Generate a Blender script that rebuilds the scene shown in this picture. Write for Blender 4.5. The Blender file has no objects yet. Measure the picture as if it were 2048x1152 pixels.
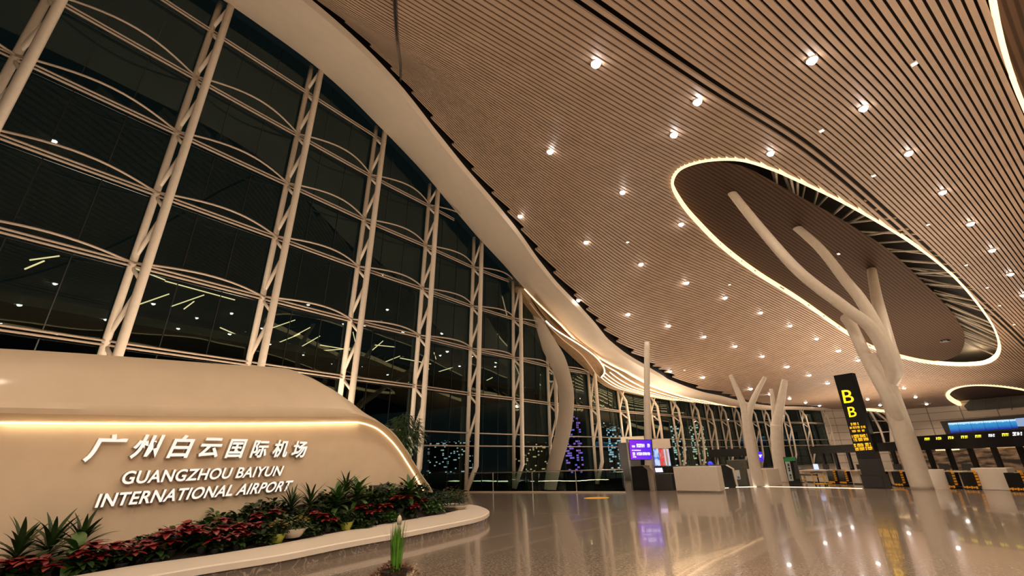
import bpy, bmesh, math, random
import numpy as np
from mathutils import Vector, Matrix
C = bpy.context.scene.collection
R = random.Random(7)

# ------------------------------------------------------------------ camera
F = 911.0; CX, CY = 1024.0, 576.0; EYE = 1.5
roll = math.atan(0.0354)
pitch = math.atan((933 - 0.0354 * (1024 - 887) - 576) * math.cos(roll) / F)
_R0 = np.array([1., 0, 0]); _U0 = np.array([0, -math.sin(pitch), math.cos(pitch)])
FW = np.array([0, math.cos(pitch), math.sin(pitch)])
RT = _R0 * math.cos(roll) - _U0 * math.sin(roll)
UP = _U0 * math.cos(roll) + _R0 * math.sin(roll)
cam = bpy.data.cameras.new('camera'); co = bpy.data.objects.new('camera', cam); C.objects.link(co)
cam.sensor_width = 36.0; cam.lens = F / 2048 * 36.0; cam.clip_start = 0.05; cam.clip_end = 1500
M = Matrix.Identity(4)
for i in range(3):
    M[i][0] = RT[i]; M[i][1] = UP[i]; M[i][2] = -FW[i]
M[2][3] = EYE
co.matrix_world = M
sc = bpy.context.scene
sc.camera = co

# ------------------------------------------------------------------ world, exposure, big lights
w = bpy.data.worlds.new('night'); sc.world = w; w.use_nodes = True
w.node_tree.nodes['Background'].inputs[0].default_value = (0.010, 0.016, 0.016, 1)
w.node_tree.nodes['Background'].inputs[1].default_value = 0.35
vs = sc.view_settings
vs.view_transform = 'Standard'; vs.look = 'None'; vs.gamma = 1.0; vs.use_curve_mapping = False
vs.exposure = 0.2
WARM = (1.0, 0.79, 0.58)

def area(name, loc, size, power, up=True, col=WARM, rot=None):
    l = bpy.data.lights.new(name, 'AREA'); l.shape = 'RECTANGLE'; l.size, l.size_y = size
    l.energy = power; l.color = col
    o = bpy.data.objects.new(name, l); C.objects.link(o); o.location = loc
    o.rotation_euler = rot or ((math.pi, 0, 0) if up else (0, 0, 0))
    return o
# added upward fill lights without fixtures, brightening the ceiling from below
area('uplight_check_in', (25, 33, 2.4), (6, 6), 420)
area('uplight_check_in', (21, 22, 2.2), (6, 6), 420)
area('uplight_check_in', (26, 14, 2.2), (8, 6), 520)
area('uplight_far_check_in', (34, 38, 2.6), (14, 10), 1500)
area('uplight_far_check_in', (44, 56, 2.6), (14, 14), 1900)
area('fill_up_hall_behind', (2, -5, 2.0), (10, 6), 1500)
area('fill_up_hall_side', (14, 4, 2.0), (8, 8), 900)
area('fill_up_facade', (-8.3, 20.3, .15), (1.4, 6), 900, rot=(math.pi, 0, math.radians(37)))  # facade fills are added to lift the roof edge and trusses
area('fill_up_facade', (6, 33, .1), (1.5, 5), 450, rot=(math.pi, 0, math.radians(37)))
area('fill_up_facade', (-9.5, 12.5, .6), (2, 6), 600)
area('fill_up_hall_middle', (13.5, 43, 3.0), (3, 2), 500)
# added area light standing in for the unseen lit hall behind the camera
area('fill_hall_behind', (3, -6, 9), (12, 4), 900, rot=(math.radians(62), 0, math.radians(10)))

# ------------------------------------------------------------------ pixel frame -> place
def ray(px, py):
    d = FW * F + RT * (px - CX) + UP * (CY - py); return d / np.linalg.norm(d)
O = np.array([0, 0, EYE])
def at_z(px, py, z=0.0):
    d = ray(px, py); return O + d * ((z - EYE) / d[2])
def at_dist(px, py, D):
    d = ray(px, py); return O + d * (D / math.hypot(d[0], d[1]))
def on_plane(px, py, p0, n):
    d = ray(px, py); return O + d * (float(np.dot(np.asarray(p0) - O, n)) / float(np.dot(d, n)))
def proj(p):
    d = np.asarray(p, float) - O; z = d @ FW
    return CX + F * (d @ RT) / z, CY - F * (d @ UP) / z
def vh(xy, py):
    lo, hi = -3.0, 40.0
    for _ in range(40):
        m = (lo + hi) / 2
        if proj((xy[0], xy[1], m))[1] > py: lo = m
        else: hi = m
    return (lo + hi) / 2
def vx(z, py, a, b):
    pass

# ------------------------------------------------------------------ ceiling field
NV = np.array([-.599, .8007]); DV = np.array([.8007, .599])
CTRL = np.array([(2.6, 12.68, 11.74), (2.66, 17.27, 12.46), (2.59, 21.88, 12.53), (2.59, 26.48, 12.35), (2.56, 31.08, 12.11), (2.58, 35.68, 11.82), (2.64, 40.28, 11.4), (2.8, 44.87, 10.95), (19.58, 24.7, 11.02), (19.61, 29.29, 10.86), (19.61, 33.9, 10.62), (19.61, 38.5, 10.38), (19.63, 43.1, 9.99), (19.67, 47.69, 9.45), (19.7, 52.29, 9.0), (15.6, 21.52, 12.57), (15.61, 26.1, 12.32), (15.61, 30.7, 12.12), (15.49, 35.34, 11.73), (15.47, 39.94, 11.36), (15.43, 44.55, 10.85), (15.51, 49.11, 10.36), (15.58, 53.69, 9.89), (12.11, 11.41, 14.25), (12.06, 16.01, 13.79), (12.01, 20.61, 13.37), (15.54, 1.5, 20.25), (16.19, 3.52, 20.27), (16.58, 4.71, 19.94), (17.08, 6.27, 19.55), (17.76, 8.41, 18.46), (18.48, 11.1, 17.09), (18.75, 12.13, 16.53), (19.33, 14.16, 15.69), (19.82, 15.78, 14.87), (20.3, 17.46, 13.79), (20.71, 19.48, 12.68), (21.19, 21.65, 11.65), (22.22, 24.84, 10.46), (22.89, 27.91, 9.43), (23.7, 31.64, 8.72), (24.95, 35.64, 8.52), (25.23, 37.93, 8.05), (25.56, 41.7, 7.62), (26.33, 48.02, 7.45), (27.06, 51.65, 7.4), (28.69, 57.61, 7.61), (30.54, 69.96, 7.96), (30.44, 79.38, 8.22), (-9.0, 0.0, 11.2), (-9.0, 14.0, 12.0), (-9.0, 28.0, 12.0), (-9.0, 45.0, 11.0), (-9.0, 65.0, 9.0), (2.6, 3.0, 10.8), (2.6, -6.0, 10.5), (-9.0, -8.0, 10.5), (10.0, -6.0, 15.5), (14.5, -6.0, 20.0), (10.0, 70.0, 8.6), (20.0, 80.0, 8.0), (0.0, 80.0, 8.0), (-9.0, 90.0, 7.5), (15.0, 95.0, 7.3), (30.0, 92.0, 7.6), (12.0, 2.0, 15.8), (5, 120, 6.6), (18, 118, 6.6)])
_X = CTRL[:, :2] / 10
def _phi(r): return np.where(r > 1e-9, r * r * np.log(r + 1e-12), 0)
_r = np.hypot(_X[:, None, 0] - _X[None, :, 0], _X[:, None, 1] - _X[None, :, 1])
_K = _phi(_r) + .02 * np.eye(len(_X)); _P = np.c_[np.ones(len(_X)), _X]
_W = np.linalg.solve(np.block([[_K, _P], [_P.T, np.zeros((3, 3))]]), np.r_[CTRL[:, 2], 0, 0, 0])
def zcv(n, d):
    q = np.c_[np.ravel(n), np.ravel(d)] / 10
    r = np.hypot(q[:, None, 0] - _X[None, :, 0], q[:, None, 1] - _X[None, :, 1])
    return _phi(r) @ _W[:len(_X)] + _W[-3] + q @ _W[-2:]
def zc(n, d): return float(zcv([n], [d])[0])
def nd(xy): return float(NV @ xy[:2]), float(DV @ xy[:2])
def xy_of(n, d): return NV * n + DV * d
def hitc(px, py, dz=0.0):
    d = ray(px, py)
    ts = np.arange(4, 260, 1.0)
    q = d[None] * ts[:, None]
    f = EYE + q[:, 2] - zcv(q @ np.r_[NV, 0], q @ np.r_[DV, 0]) - dz
    k = np.argmax(f > 0); a, b = ts[max(k - 1, 0)], ts[k]
    for _ in range(24):
        m = (a + b) / 2; q = d * m
        if EYE + q[2] - zc(q[:2] @ NV, q[:2] @ DV) - dz < 0: a = m
        else: b = m
    return O + d * b

# ------------------------------------------------------------------ materials
def lin(c): return tuple(((x / 255) / 12.92 if x / 255 < .04045 else ((x / 255 + .055) / 1.055) ** 2.4) for x in c) + (1,)
def mat(name, col, rough=.5, metal=0, spec=.5, noise=0, nscale=8, bump=0, bscale=60, emit=None, estr=0, coat=0):
    m = bpy.data.materials.new(name); m.use_nodes = True; nt = m.node_tree; b = nt.nodes['Principled BSDF']
    col = tuple(col) + ((1,) if len(col) == 3 else ())
    b.inputs['Base Color'].default_value = col; b.inputs['Roughness'].default_value = rough
    b.inputs['Metallic'].default_value = metal; b.inputs['Specular IOR Level'].default_value = spec
    b.inputs['Coat Weight'].default_value = coat; b.inputs['Coat Roughness'].default_value = .1
    tc = nt.nodes.new('ShaderNodeTexCoord')
    if noise:
        n = nt.nodes.new('ShaderNodeTexNoise'); n.inputs['Scale'].default_value = nscale; n.inputs['Detail'].default_value = 5
        nt.links.new(tc.outputs['Object'], n.inputs['Vector'])
        r = nt.nodes.new('ShaderNodeValToRGB')
        r.color_ramp.elements[0].color = tuple(c * (1 - noise) for c in col[:3]) + (1,)
        r.color_ramp.elements[1].color = tuple(min(1, c * (1 + noise)) for c in col[:3]) + (1,)
        r.color_ramp.elements[0].position = .3; r.color_ramp.elements[1].position = .7
        nt.links.new(n.outputs['Fac'], r.inputs['Fac']); nt.links.new(r.outputs['Color'], b.inputs['Base Color'])
    if bump:
        n = nt.nodes.new('ShaderNodeTexNoise'); n.inputs['Scale'].default_value = bscale
        nt.links.new(tc.outputs['Object'], n.inputs['Vector'])
        bp = nt.nodes.new('ShaderNodeBump'); bp.inputs['Strength'].default_value = bump; bp.inputs['Distance'].default_value = .02
        nt.links.new(n.outputs['Fac'], bp.inputs['Height']); nt.links.new(bp.outputs['Normal'], b.inputs['Normal'])
    if emit:
        b.inputs['Emission Color'].default_value = tuple(emit) + (1,); b.inputs['Emission Strength'].default_value = estr
    return m
MT = {}
MT['cream'] = mat('cream_lacquer', (.80, .64, .46), .42, noise=.03, nscale=2, coat=.12)
MT['panel'] = mat('cream_matte_panel', (.88, .70, .51), .5, noise=.03, nscale=3)
MT['beam'] = mat('cream_cladding', (.74, .62, .50), .45, noise=.03, nscale=1.5)
MT['steel'] = mat('white_painted_steel', (.78, .68, .57), .4, noise=.04, nscale=5)
MT['pipe'] = mat('shaded_brown_pipe', (.46, .36, .28), .4, noise=.04, nscale=5)  # darker than the trusses: the weaker light on the pipes is in the colour
MT['slat'] = mat('bronze_slat', (.37, .255, .18), .5, noise=.10, nscale=1.2)
MT['void'] = mat('cavity_shade_black', (.012, .009, .008), .9)  # black put in for the dark inside ceiling and soffit cavities
MT['brown'] = mat('brown_mesh_panel', (.06, .035, .022), .8, spec=.12, noise=.08, nscale=3)
MT['black'] = mat('black_lacquer', (.012, .012, .013), .25, noise=.1)
MT['charcoal'] = mat('charcoal_panel', (.045, .045, .045), .4, noise=.1)
MT['white'] = mat('white_laminate', (.88, .78, .67), .35, noise=.02)
MT['chrome'] = mat('brushed_steel', (.55, .52, .48), .25, metal=1, noise=.1, nscale=20)
MT['marble'] = mat('grey_marble', (.30, .26, .22), .12)
MT['soil'] = mat('dark_soil', (.03, .022, .015), .95, noise=.5, nscale=30, bump=.8, bscale=40)
MT['led'] = mat('warm_led', (1, .8, .55), emit=(1, .74, .42), estr=4.5)
MT['led_ring'] = mat('golden_ring_light', (1, .8, .55), emit=(1, .70, .36), estr=1.3)
MT['led_soft'] = mat('warm_led_soft', (1, .8, .55), emit=(1, .66, .32), estr=1.6)
MT['lens'] = mat('lamp_lens', (1, 1, 1), emit=(1, .94, .90), estr=36)
MT['lens_dim'] = mat('lamp_lens_dim', (1, 1, 1), emit=(1, .85, .6), estr=6)
MT['letter'] = mat('white_lit_acrylic', (.9, .9, .88), .3, emit=(1, .97, .92), estr=.55)
MT['letter_side'] = mat('letter_return_bronze', (.45, .36, .25), .4, metal=.3, noise=.1)
MT['tube'] = mat('outdoor_light_tube', (1, .9, .6), emit=(1, .70, .36), estr=1.3)
MT['amber'] = mat('amber_led', (1, .6, .02), emit=(1, .55, .01), estr=1.6)
MT['amber_dim'] = mat('amber_led_text', (1, .6, .02), emit=(1, .52, .02), estr=1.0)
MT['yellow_led'] = mat('yellow_led_text', (1, .9, .1), emit=(.95, .85, .05), estr=1.2)
MT['white_led'] = mat('white_led_text', (1, 1, 1), emit=(.85, .88, 1), estr=1.2)
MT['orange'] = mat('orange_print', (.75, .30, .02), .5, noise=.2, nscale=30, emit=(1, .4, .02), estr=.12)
MT['yellow'] = mat('yellow_paint', (.75, .42, .03), .45, noise=.1)
MT['floor_sign'] = mat('yellow_floor_sticker', (.80, .45, .02), .5, noise=.1)
MT['green_led'] = mat('green_header', (.02, .12, .04), .4, emit=(.02, .25, .06), estr=.25)
MT['cabinet'] = mat('olive_grey_cabinet', (.10, .10, .08), .5, noise=.1)
MT['wood'] = mat('warm_soffit_slats', (.42, .27, .15), .5, noise=.15, nscale=3)

def m_floor():
    m = bpy.data.materials.new('polished_granite'); m.use_nodes = True; nt = m.node_tree; b = nt.nodes['Principled BSDF']
    N = nt.nodes.new; L = nt.links.new
    tc = N('ShaderNodeTexCoord'); mp = N('ShaderNodeMapping'); mp.inputs['Rotation'].default_value = (0, 0, .0)
    mp.inputs['Rotation'].default_value[2] = math.radians(36.8)
    L(tc.outputs['Object'], mp.inputs['Vector'])
    n1 = N('ShaderNodeTexNoise'); n1.inputs['Scale'].default_value = 24; n1.inputs['Detail'].default_value = 6; n1.inputs['Roughness'].default_value = .7
    L(mp.outputs['Vector'], n1.inputs['Vector'])
    r1 = N('ShaderNodeValToRGB'); e = r1.color_ramp.elements
    e[0].position = .40; e[0].color = (.13, .10, .08, 1); e[1].position = .60; e[1].color = (.44, .36, .29, 1)
    L(n1.outputs['Fac'], r1.inputs['Fac'])
    n2 = N('ShaderNodeTexNoise'); n2.inputs['Scale'].default_value = .5; n2.inputs['Detail'].default_value = 3
    L(mp.outputs['Vector'], n2.inputs['Vector'])
    r2 = N('ShaderNodeValToRGB'); e = r2.color_ramp.elements
    e[0].color = (.82, .82, .82, 1); e[1].color = (1.1, 1.07, 1.03, 1); L(n2.outputs['Fac'], r2.inputs['Fac'])
    mx = N('ShaderNodeMix'); mx.data_type = 'RGBA'; mx.blend_type = 'MULTIPLY'; mx.inputs[0].default_value = 1
    L(r1.outputs['Color'], mx.inputs[6]); L(r2.outputs['Color'], mx.inputs[7])
    br = N('ShaderNodeTexBrick'); br.offset = 0; br.inputs['Scale'].default_value = 1; br.inputs['Mortar Size'].default_value = .006
    br.inputs['Brick Width'].default_value = 1.2; br.inputs['Row Height'].default_value = 1.2
    br.inputs['Color1'].default_value = (1, 1, 1, 1); br.inputs['Color2'].default_value = (.93, .93, .93, 1); br.inputs['Mortar'].default_value = (.35, .33, .3, 1)
    L(mp.outputs['Vector'], br.inputs['Vector'])
    m2 = N('ShaderNodeMix'); m2.data_type = 'RGBA'; m2.blend_type = 'MULTIPLY'; m2.inputs[0].default_value = .8
    L(mx.outputs[2], m2.inputs[6]); L(br.outputs['Color'], m2.inputs[7])
    L(m2.outputs[2], b.inputs['Base Color'])
    b.inputs['Roughness'].default_value = .15; b.inputs['Specular IOR Level'].default_value = .7
    b.inputs['Coat Weight'].default_value = .25; b.inputs['Coat Roughness'].default_value = .03
    n3 = N('ShaderNodeTexNoise'); n3.inputs['Scale'].default_value = .9; n3.inputs['Detail'].default_value = 2
    L(mp.outputs['Vector'], n3.inputs['Vector'])
    bp = N('ShaderNodeBump'); bp.inputs['Strength'].default_value = .03; bp.inputs['Distance'].default_value = .04
    L(n3.outputs['Fac'], bp.inputs['Height']); L(bp.outputs['Normal'], b.inputs['Normal'])
    return m
MT['floor'] = m_floor()

def m_glass():
    m = bpy.data.materials.new('dark_facade_glass'); m.use_nodes = True; nt = m.node_tree; nt.nodes.clear()
    N = nt.nodes.new; L = nt.links.new
    out = N('ShaderNodeOutputMaterial'); mix = N('ShaderNodeMixShader')
    tr = N('ShaderNodeBsdfTransparent'); tr.inputs['Color'].default_value = (.50, .66, .60, 1)
    gl = N('ShaderNodeBsdfGlossy'); gl.inputs['Roughness'].default_value = .0; gl.inputs['Color'].default_value = (.42, .52, .46, 1)
    fr = N('ShaderNodeFresnel'); fr.inputs['IOR'].default_value = 1.5
    tc = N('ShaderNodeTexCoord'); n = N('ShaderNodeTexNoise'); n.inputs['Scale'].default_value = .35; n.inputs['Detail'].default_value = 1
    L(tc.outputs['Object'], n.inputs['Vector'])
    bp = N('ShaderNodeBump'); bp.inputs['Strength'].default_value = .10; bp.inputs['Distance'].default_value = .08
    L(n.outputs['Fac'], bp.inputs['Height']); L(bp.outputs['Normal'], gl.inputs['Normal'])
    ml = N('ShaderNodeMath'); ml.operation = 'MULTIPLY'; ml.inputs[1].default_value = 1.7
    L(fr.outputs[0], ml.inputs[0]); L(ml.outputs[0], mix.inputs[0]); L(tr.outputs[0], mix.inputs[1]); L(gl.outputs[0], mix.inputs[2])
    L(mix.outputs[0], out.inputs['Surface'])
    return m
MT['glass'] = m_glass()

def m_windows(name, a, b2, sx, sz, dens, estr):
    # office block at night: a grid of windows, some of them lit
    m = bpy.data.materials.new(name); m.use_nodes = True; nt = m.node_tree; p = nt.nodes['Principled BSDF']
    N = nt.nodes.new; L = nt.links.new
    p.inputs['Base Color'].default_value = (.02, .025, .03, 1)
    tc = N('ShaderNodeTexCoord'); mp = N('ShaderNodeMapping'); mp.inputs['Scale'].default_value = (sx, sx, sz)
    L(tc.outputs['Object'], mp.inputs['Vector'])
    sn = N('ShaderNodeVectorMath'); sn.operation = 'FLOOR'; L(mp.outputs[0], sn.inputs[0])
    wn = N('ShaderNodeTexWhiteNoise'); L(sn.outputs[0], wn.inputs['Vector'])
    gt = N('ShaderNodeMath'); gt.operation = 'GREATER_THAN'; gt.inputs[1].default_value = 1 - dens; L(wn.outputs['Value'], gt.inputs[0])
    fr = N('ShaderNodeVectorMath'); fr.operation = 'FRACTION'; L(mp.outputs[0], fr.inputs[0])
    sp = N('ShaderNodeSeparateXYZ'); L(fr.outputs[0], sp.inputs[0])
    g2 = N('ShaderNodeMath'); g2.operation = 'GREATER_THAN'; g2.inputs[1].default_value = .3; L(sp.outputs['Z'], g2.inputs[0])
    mu = N('ShaderNodeMath'); mu.operation = 'MULTIPLY'; L(gt.outputs[0], mu.inputs[0]); L(g2.outputs[0], mu.inputs[1])
    rp = N('ShaderNodeValToRGB'); rp.color_ramp.elements[0].color = a + (1,); rp.color_ramp.elements[1].color = b2 + (1,)
    L(wn.outputs['Color'], rp.inputs['Fac']); L(rp.outputs['Color'], p.inputs['Emission Color'])
    m3 = N('ShaderNodeMath'); m3.operation = 'MULTIPLY'; m3.inputs[1].default_value = estr; L(mu.outputs[0], m3.inputs[0])
    L(m3.outputs[0], p.inputs['Emission Strength'])
    return m

def m_marble():
    m = MT['marble']; nt = m.node_tree; b = nt.nodes['Principled BSDF']; N = nt.nodes.new; L = nt.links.new
    tc = N('ShaderNodeTexCoord'); n = N('ShaderNodeTexNoise'); n.inputs['Scale'].default_value = 2.2; n.inputs['Detail'].default_value = 6; n.inputs['Distortion'].default_value = 2.2
    L(tc.outputs['Object'], n.inputs['Vector'])
    r = N('ShaderNodeValToRGB'); e = r.color_ramp.elements
    e[0].position = .47; e[0].color = (.23, .19, .16, 1); e[1].position = .53; e[1].color = (.23, .19, .16, 1)
    x = e.new(.5); x.color = (.55, .47, .38, 1)
    L(n.outputs['Fac'], r.inputs['Fac']); L(r.outputs['Color'], b.inputs['Base Color'])
m_marble()
def leafmat(name, a, b2):
    m = bpy.data.materials.new(name); m.use_nodes = True; nt = m.node_tree; p = nt.nodes['Principled BSDF']; N = nt.nodes.new; L = nt.links.new
    tc = N('ShaderNodeTexCoord'); n = N('ShaderNodeTexNoise'); n.inputs['Scale'].default_value = 6; n.inputs['Detail'].default_value = 3
    L(tc.outputs['Object'], n.inputs['Vector']); r = N('ShaderNodeValToRGB')
    r.color_ramp.elements[0].position = .3; r.color_ramp.elements[1].position = .7
    r.color_ramp.elements[0].color = a + (1,); r.color_ramp.elements[1].color = b2 + (1,)
    L(n.outputs['Fac'], r.inputs['Fac']); L(r.outputs['Color'], p.inputs['Base Color'])
    p.inputs['Roughness'].default_value = .4
    return m
MT['leaf_dark'] = leafmat('leaf_dark', (.012, .032, .008), (.035, .075, .018))
MT['leaf_mid'] = leafmat('leaf_mid', (.025, .075, .012), (.06, .15, .025))
MT['leaf_bright'] = leafmat('leaf_bright', (.06, .20, .015), (.16, .42, .04))
MT['red'] = leafmat('poinsettia_red', (.10, .003, .004), (.34, .008, .010))
MT['rust'] = leafmat('rusty_foliage', (.10, .06, .012), (.20, .035, .02))
MT['petal_yellow'] = leafmat('yellow_petal', (.65, .36, .03), (.80, .55, .12))
MT['petal_orange'] = leafmat('orange_petal', (.70, .25, .05), (.75, .45, .2))
MT['petal_blue'] = leafmat('blue_petal', (.03, .03, .35), (.06, .06, .55))
MT['lime'] = mat('lime_pot', (.40, .42, .06), .4, noise=.1)
MT['pot'] = mat('white_pot', (.70, .62, .52), .4, noise=.05)
MT['purple'] = mat('purple_grey_card', (.16, .12, .16), .6, noise=.1)

# ------------------------------------------------------------------ mesh helpers
class MB:
    def __init__(s): s.v = []; s.f = []; s.m = []
    def add(s, vs, fs, mi=0):
        k = len(s.v); s.v += [tuple(map(float, v)) for v in vs]; s.f += [tuple(i + k for i in f) for f in fs]; s.m += [mi] * len(fs)
    def box(s, c, size, rz=0, mi=0):
        x, y, z = (q / 2 for q in size); ca, sa = math.cos(rz), math.sin(rz); V = []
        for dz in (-z, z):
            for dx, dy in ((-x, -y), (x, -y), (x, y), (-x, y)):
                V.append((c[0] + dx * ca - dy * sa, c[1] + dx * sa + dy * ca, c[2] + dz))
        s.add(V, [(3, 2, 1, 0), (4, 5, 6, 7), (0, 1, 5, 4), (1, 2, 6, 5), (2, 3, 7, 6), (3, 0, 4, 7)], mi)
    def hexa(s, b, t, mi=0):
        s.add(list(b) + list(t), [(3, 2, 1, 0), (4, 5, 6, 7), (0, 1, 5, 4), (1, 2, 6, 5), (2, 3, 7, 6), (3, 0, 4, 7)], mi)
    def prism(s, poly, z0, z1, mi=0):
        n = len(poly); V = [(p[0], p[1], z0) for p in poly] + [(p[0], p[1], z1) for p in poly]
        s.add(V, [tuple(range(n - 1, -1, -1)), tuple(range(n, 2 * n))] + [(i, (i + 1) % n, n + (i + 1) % n, n + i) for i in range(n)], mi)
    def tube(s, pts, r, seg=8, mi=0, cap=True):
        pts = [Vector([float(q) for q in p]) for p in pts]; n = len(pts)
        rs = r if isinstance(r, (list, tuple)) else [r] * n
        V = []; prev = None
        for i, p in enumerate(pts):
            t = (pts[min(i + 1, n - 1)] - pts[max(i - 1, 0)]).normalized()
            if prev is None:
                a = Vector((0, 0, 1)) if abs(t.z) < .9 else Vector((1, 0, 0)); u = t.cross(a).normalized()
            else:
                u = (prev - t * prev.dot(t)).normalized()
            prev = u; q = t.cross(u)
            for k in range(seg):
                an = 2 * math.pi * k / seg; V.append(p + (u * math.cos(an) + q * math.sin(an)) * rs[i])
        Fs = [(i * seg + k, i * seg + (k + 1) % seg, (i + 1) * seg + (k + 1) % seg, (i + 1) * seg + k) for i in range(n - 1) for k in range(seg)]
        if cap: Fs += [tuple(range(seg - 1, -1, -1)), tuple((n - 1) * seg + k for k in range(seg))]
        s.add(V, Fs, mi)
    def loft(s, rows, mi=0, close=False):
        m = len(rows[0]); V = [p for r in rows for p in r]
        Fs = [(i * m + k, i * m + k + 1, (i + 1) * m + k + 1, (i + 1) * m + k) for i in range(len(rows) - 1) for k in range(m - 1)]
        s.add(V, Fs, mi)
    def lathe(s, prof, c, seg=20, mi=0):
        V = []
        for r, z in prof:
            for k in range(seg):
                a = 2 * math.pi * k / seg; V.append((c[0] + r * math.cos(a), c[1] + r * math.sin(a), c[2] + z))
        n = len(prof)
        Fs = [(i * seg + k, i * seg + (k + 1) % seg, (i + 1) * seg + (k + 1) % seg, (i + 1) * seg + k) for i in range(n - 1) for k in range(seg)]
        Fs += [tuple(range(seg - 1, -1, -1)), tuple((n - 1) * seg + k for k in range(seg))]
        s.add(V, Fs, mi)
    def build(s, name, mats, parent=None, smooth=False, at=None):
        me = bpy.data.meshes.new(name)
        V = s.v
        if at is not None: V = [(v[0] - at[0], v[1] - at[1], v[2] - at[2]) for v in V]
        me.from_pydata(V, [], s.f)
        mats = mats if isinstance(mats, (list, tuple)) else [mats]
        for q in mats: me.materials.append(MT[q] if isinstance(q, str) else q)
        if len(mats) > 1: me.polygons.foreach_set('material_index', s.m)
        if smooth:
            me.polygons.foreach_set('use_smooth', [True] * len(me.polygons))
        me.update()
        o = bpy.data.objects.new(name, me); C.objects.link(o)
        if parent is not None: o.parent = parent
        if at is not None and parent is None: o.location = at
        if smooth == 'auto':
            md = o.modifiers.new('edge', 'EDGE_SPLIT'); md.split_angle = math.radians(35)
        return o
def thing(name, label, cat, loc=(0, 0, 0), group=None):
    o = bpy.data.objects.new(name, None); C.objects.link(o); o.location = loc
    o.empty_display_size = .2
    return tag(o, label, cat, group)
def tag(o, label=None, cat=None, group=None, kind=None):
    if label: o['label'] = label
    if cat: o['category'] = cat
    if group: o['group'] = group
    if kind: o['kind'] = kind
    return o
def struct(o, label=None, cat=None): return tag(o, label, cat, kind='structure')
def copy_tree(o, parent=None):
    c = o.copy(); C.objects.link(c); c.parent = parent
    for ch in list(o.children): copy_tree(ch, c)
    return c
def catmull(P, n, closed=False):
    P = [np.asarray(p, float) for p in P]; m = len(P); out = []
    segs = m if closed else m - 1
    for i in range(segs):
        g = (lambda k: P[k % m]) if closed else (lambda k: P[min(max(k, 0), m - 1)])
        a, b, c, d = g(i - 1), g(i), g(i + 1), g(i + 2)
        for j in range(n):
            t = j / n
            out.append(.5 * (2 * b + (c - a) * t + (2 * a - 5 * b + 4 * c - d) * t * t + (3 * b - a - 3 * c + d) * t ** 3))
    if not closed: out.append(P[-1])
    return out
def resample(P, n):
    P = [np.asarray(p, float) for p in P]; L = [0]
    for a, b in zip(P, P[1:]): L.append(L[-1] + float(np.linalg.norm(b - a)))
    xs = np.linspace(0, L[-1], n); A = np.array(P)
    return [np.array([np.interp(x, L, A[:, k]) for k in range(A.shape[1])]) for x in xs]

# ------------------------------------------------------------------ facade line
FP = np.array([[-16.8, 11.4], [-14.07, 15.32], [-11.3, 19.22], [-8.63, 22.97], [-5.77, 26.57], [-3.01, 30.31], [-.14, 33.53], [2.62, 37.05], [6.45, 40.97], [9.8, 45.2], [13.9, 49.1], [17.0, 51.9], [20.5, 55.6], [23.3, 58.5], [26.2, 61.3], [29.0, 63.7], [32.6, 66.4], [35.2, 68.0], [39.0, 69.8], [43.0, 72.1], [48.6, 75.7]])
FPX = np.vstack([FP[0] - (FP[1] - FP[0]) * 2, FP[0] - (FP[1] - FP[0]), FP])          # two bays more behind the frame's left edge
LEAN = np.array([.03, .012])
def fpt(s):                     # point on the facade line, s counts trusses (may be negative)
    s = min(max(s, -2.0), len(FP) - 1.0001); i = int(math.floor(s)); t = s - i
    return FPX[i + 2] * (1 - t) + FPX[i + 3] * t
def ftan(s):
    a, b = fpt(s - .5), fpt(s + .5); v = b - a; return v / np.hypot(*v)
def finw(s): t = ftan(s); return np.array([t[1], -t[0]])
def foff(s, w, z=None):
    p = fpt(s) + finw(s) * w
    return p if z is None else np.array([p[0], p[1], z])
def lean(s, z):
    k = np.clip(1 - (s - 7) / 2, 0, 1) if s > 7 else 1
    return LEAN * (z - 11) * k
UT = np.array([.70, -.03])
def ft(s, w, z):               # truss chords: their planes stand at an angle to the glass
    p = fpt(s) + finw(s) * .12 + UT * (w - .12) + lean(s, z); return np.array([p[0], p[1], z])
def fb(s, w, z):
    p = fpt(s) + finw(s) * w; return np.array([p[0], p[1], z])
def fl(s, w, z):
    p = fpt(s) + finw(s) * w + lean(s, z); return np.array([p[0], p[1], z])
ROWS = [20.8, 17.88, 14.85, 11.87, 8.83, 5.85, 3.42, 2.64]
# roof edge: facade parameter against heights, read along the building
S_LIP = [-2, 0, 1.38, 1.83, 2.1, 2.47, 2.97, 3.58, 3.82, 4.29, 4.66, 5.06, 5.55, 6.07, 6.85, 7.45, 8.15, 8.94, 9.38, 10.14, 11.51, 12.28, 13.85, 17.34, 19.28, 20]
Z_LIP = [19.3, 19.7, 19.9, 19.9, 19.6, 19.2, 18.11, 16.74, 16.18, 15.34, 14.52, 13.44, 12.33, 11.3, 10.11, 9.08, 8.37, 8.1, 7.7, 7.27, 7.1, 7.05, 7.26, 7.61, 7.87, 8.0]
S_W = list(range(0, 21)); W_LIP = [6] * 7 + [5.8, 5.6, 5.4, 5.5, 5.6, 5.5, 5.2, 4.6, 4, 3.4, 2.8, 2.2, 1.6, 1]
S_B = [-2, 0, 1.09, 1.91, 2.12, 2.55, 3.14, 3.88, 4.12, 4.84, 5.21, 5.78, 6.24, 6.6, 7.2, 8.25, 8.55, 9.88, 10.9, 12.8, 14.7, 17, 18.5, 20]
Z_B = [21.8, 22.2, 22.5, 22.5, 22.4, 22.0, 21.1, 19.7, 19.0, 17.4, 16.6, 15.4, 13.9, 13.0, 11.2, 8.4, 7.95, 7.6, 7.5, 7.8, 8.0, 7.9, 7.8, 7.8]
def wl(s): return float(np.interp(s, S_W, W_LIP))
_SG = np.linspace(-3, 21, 481)
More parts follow.
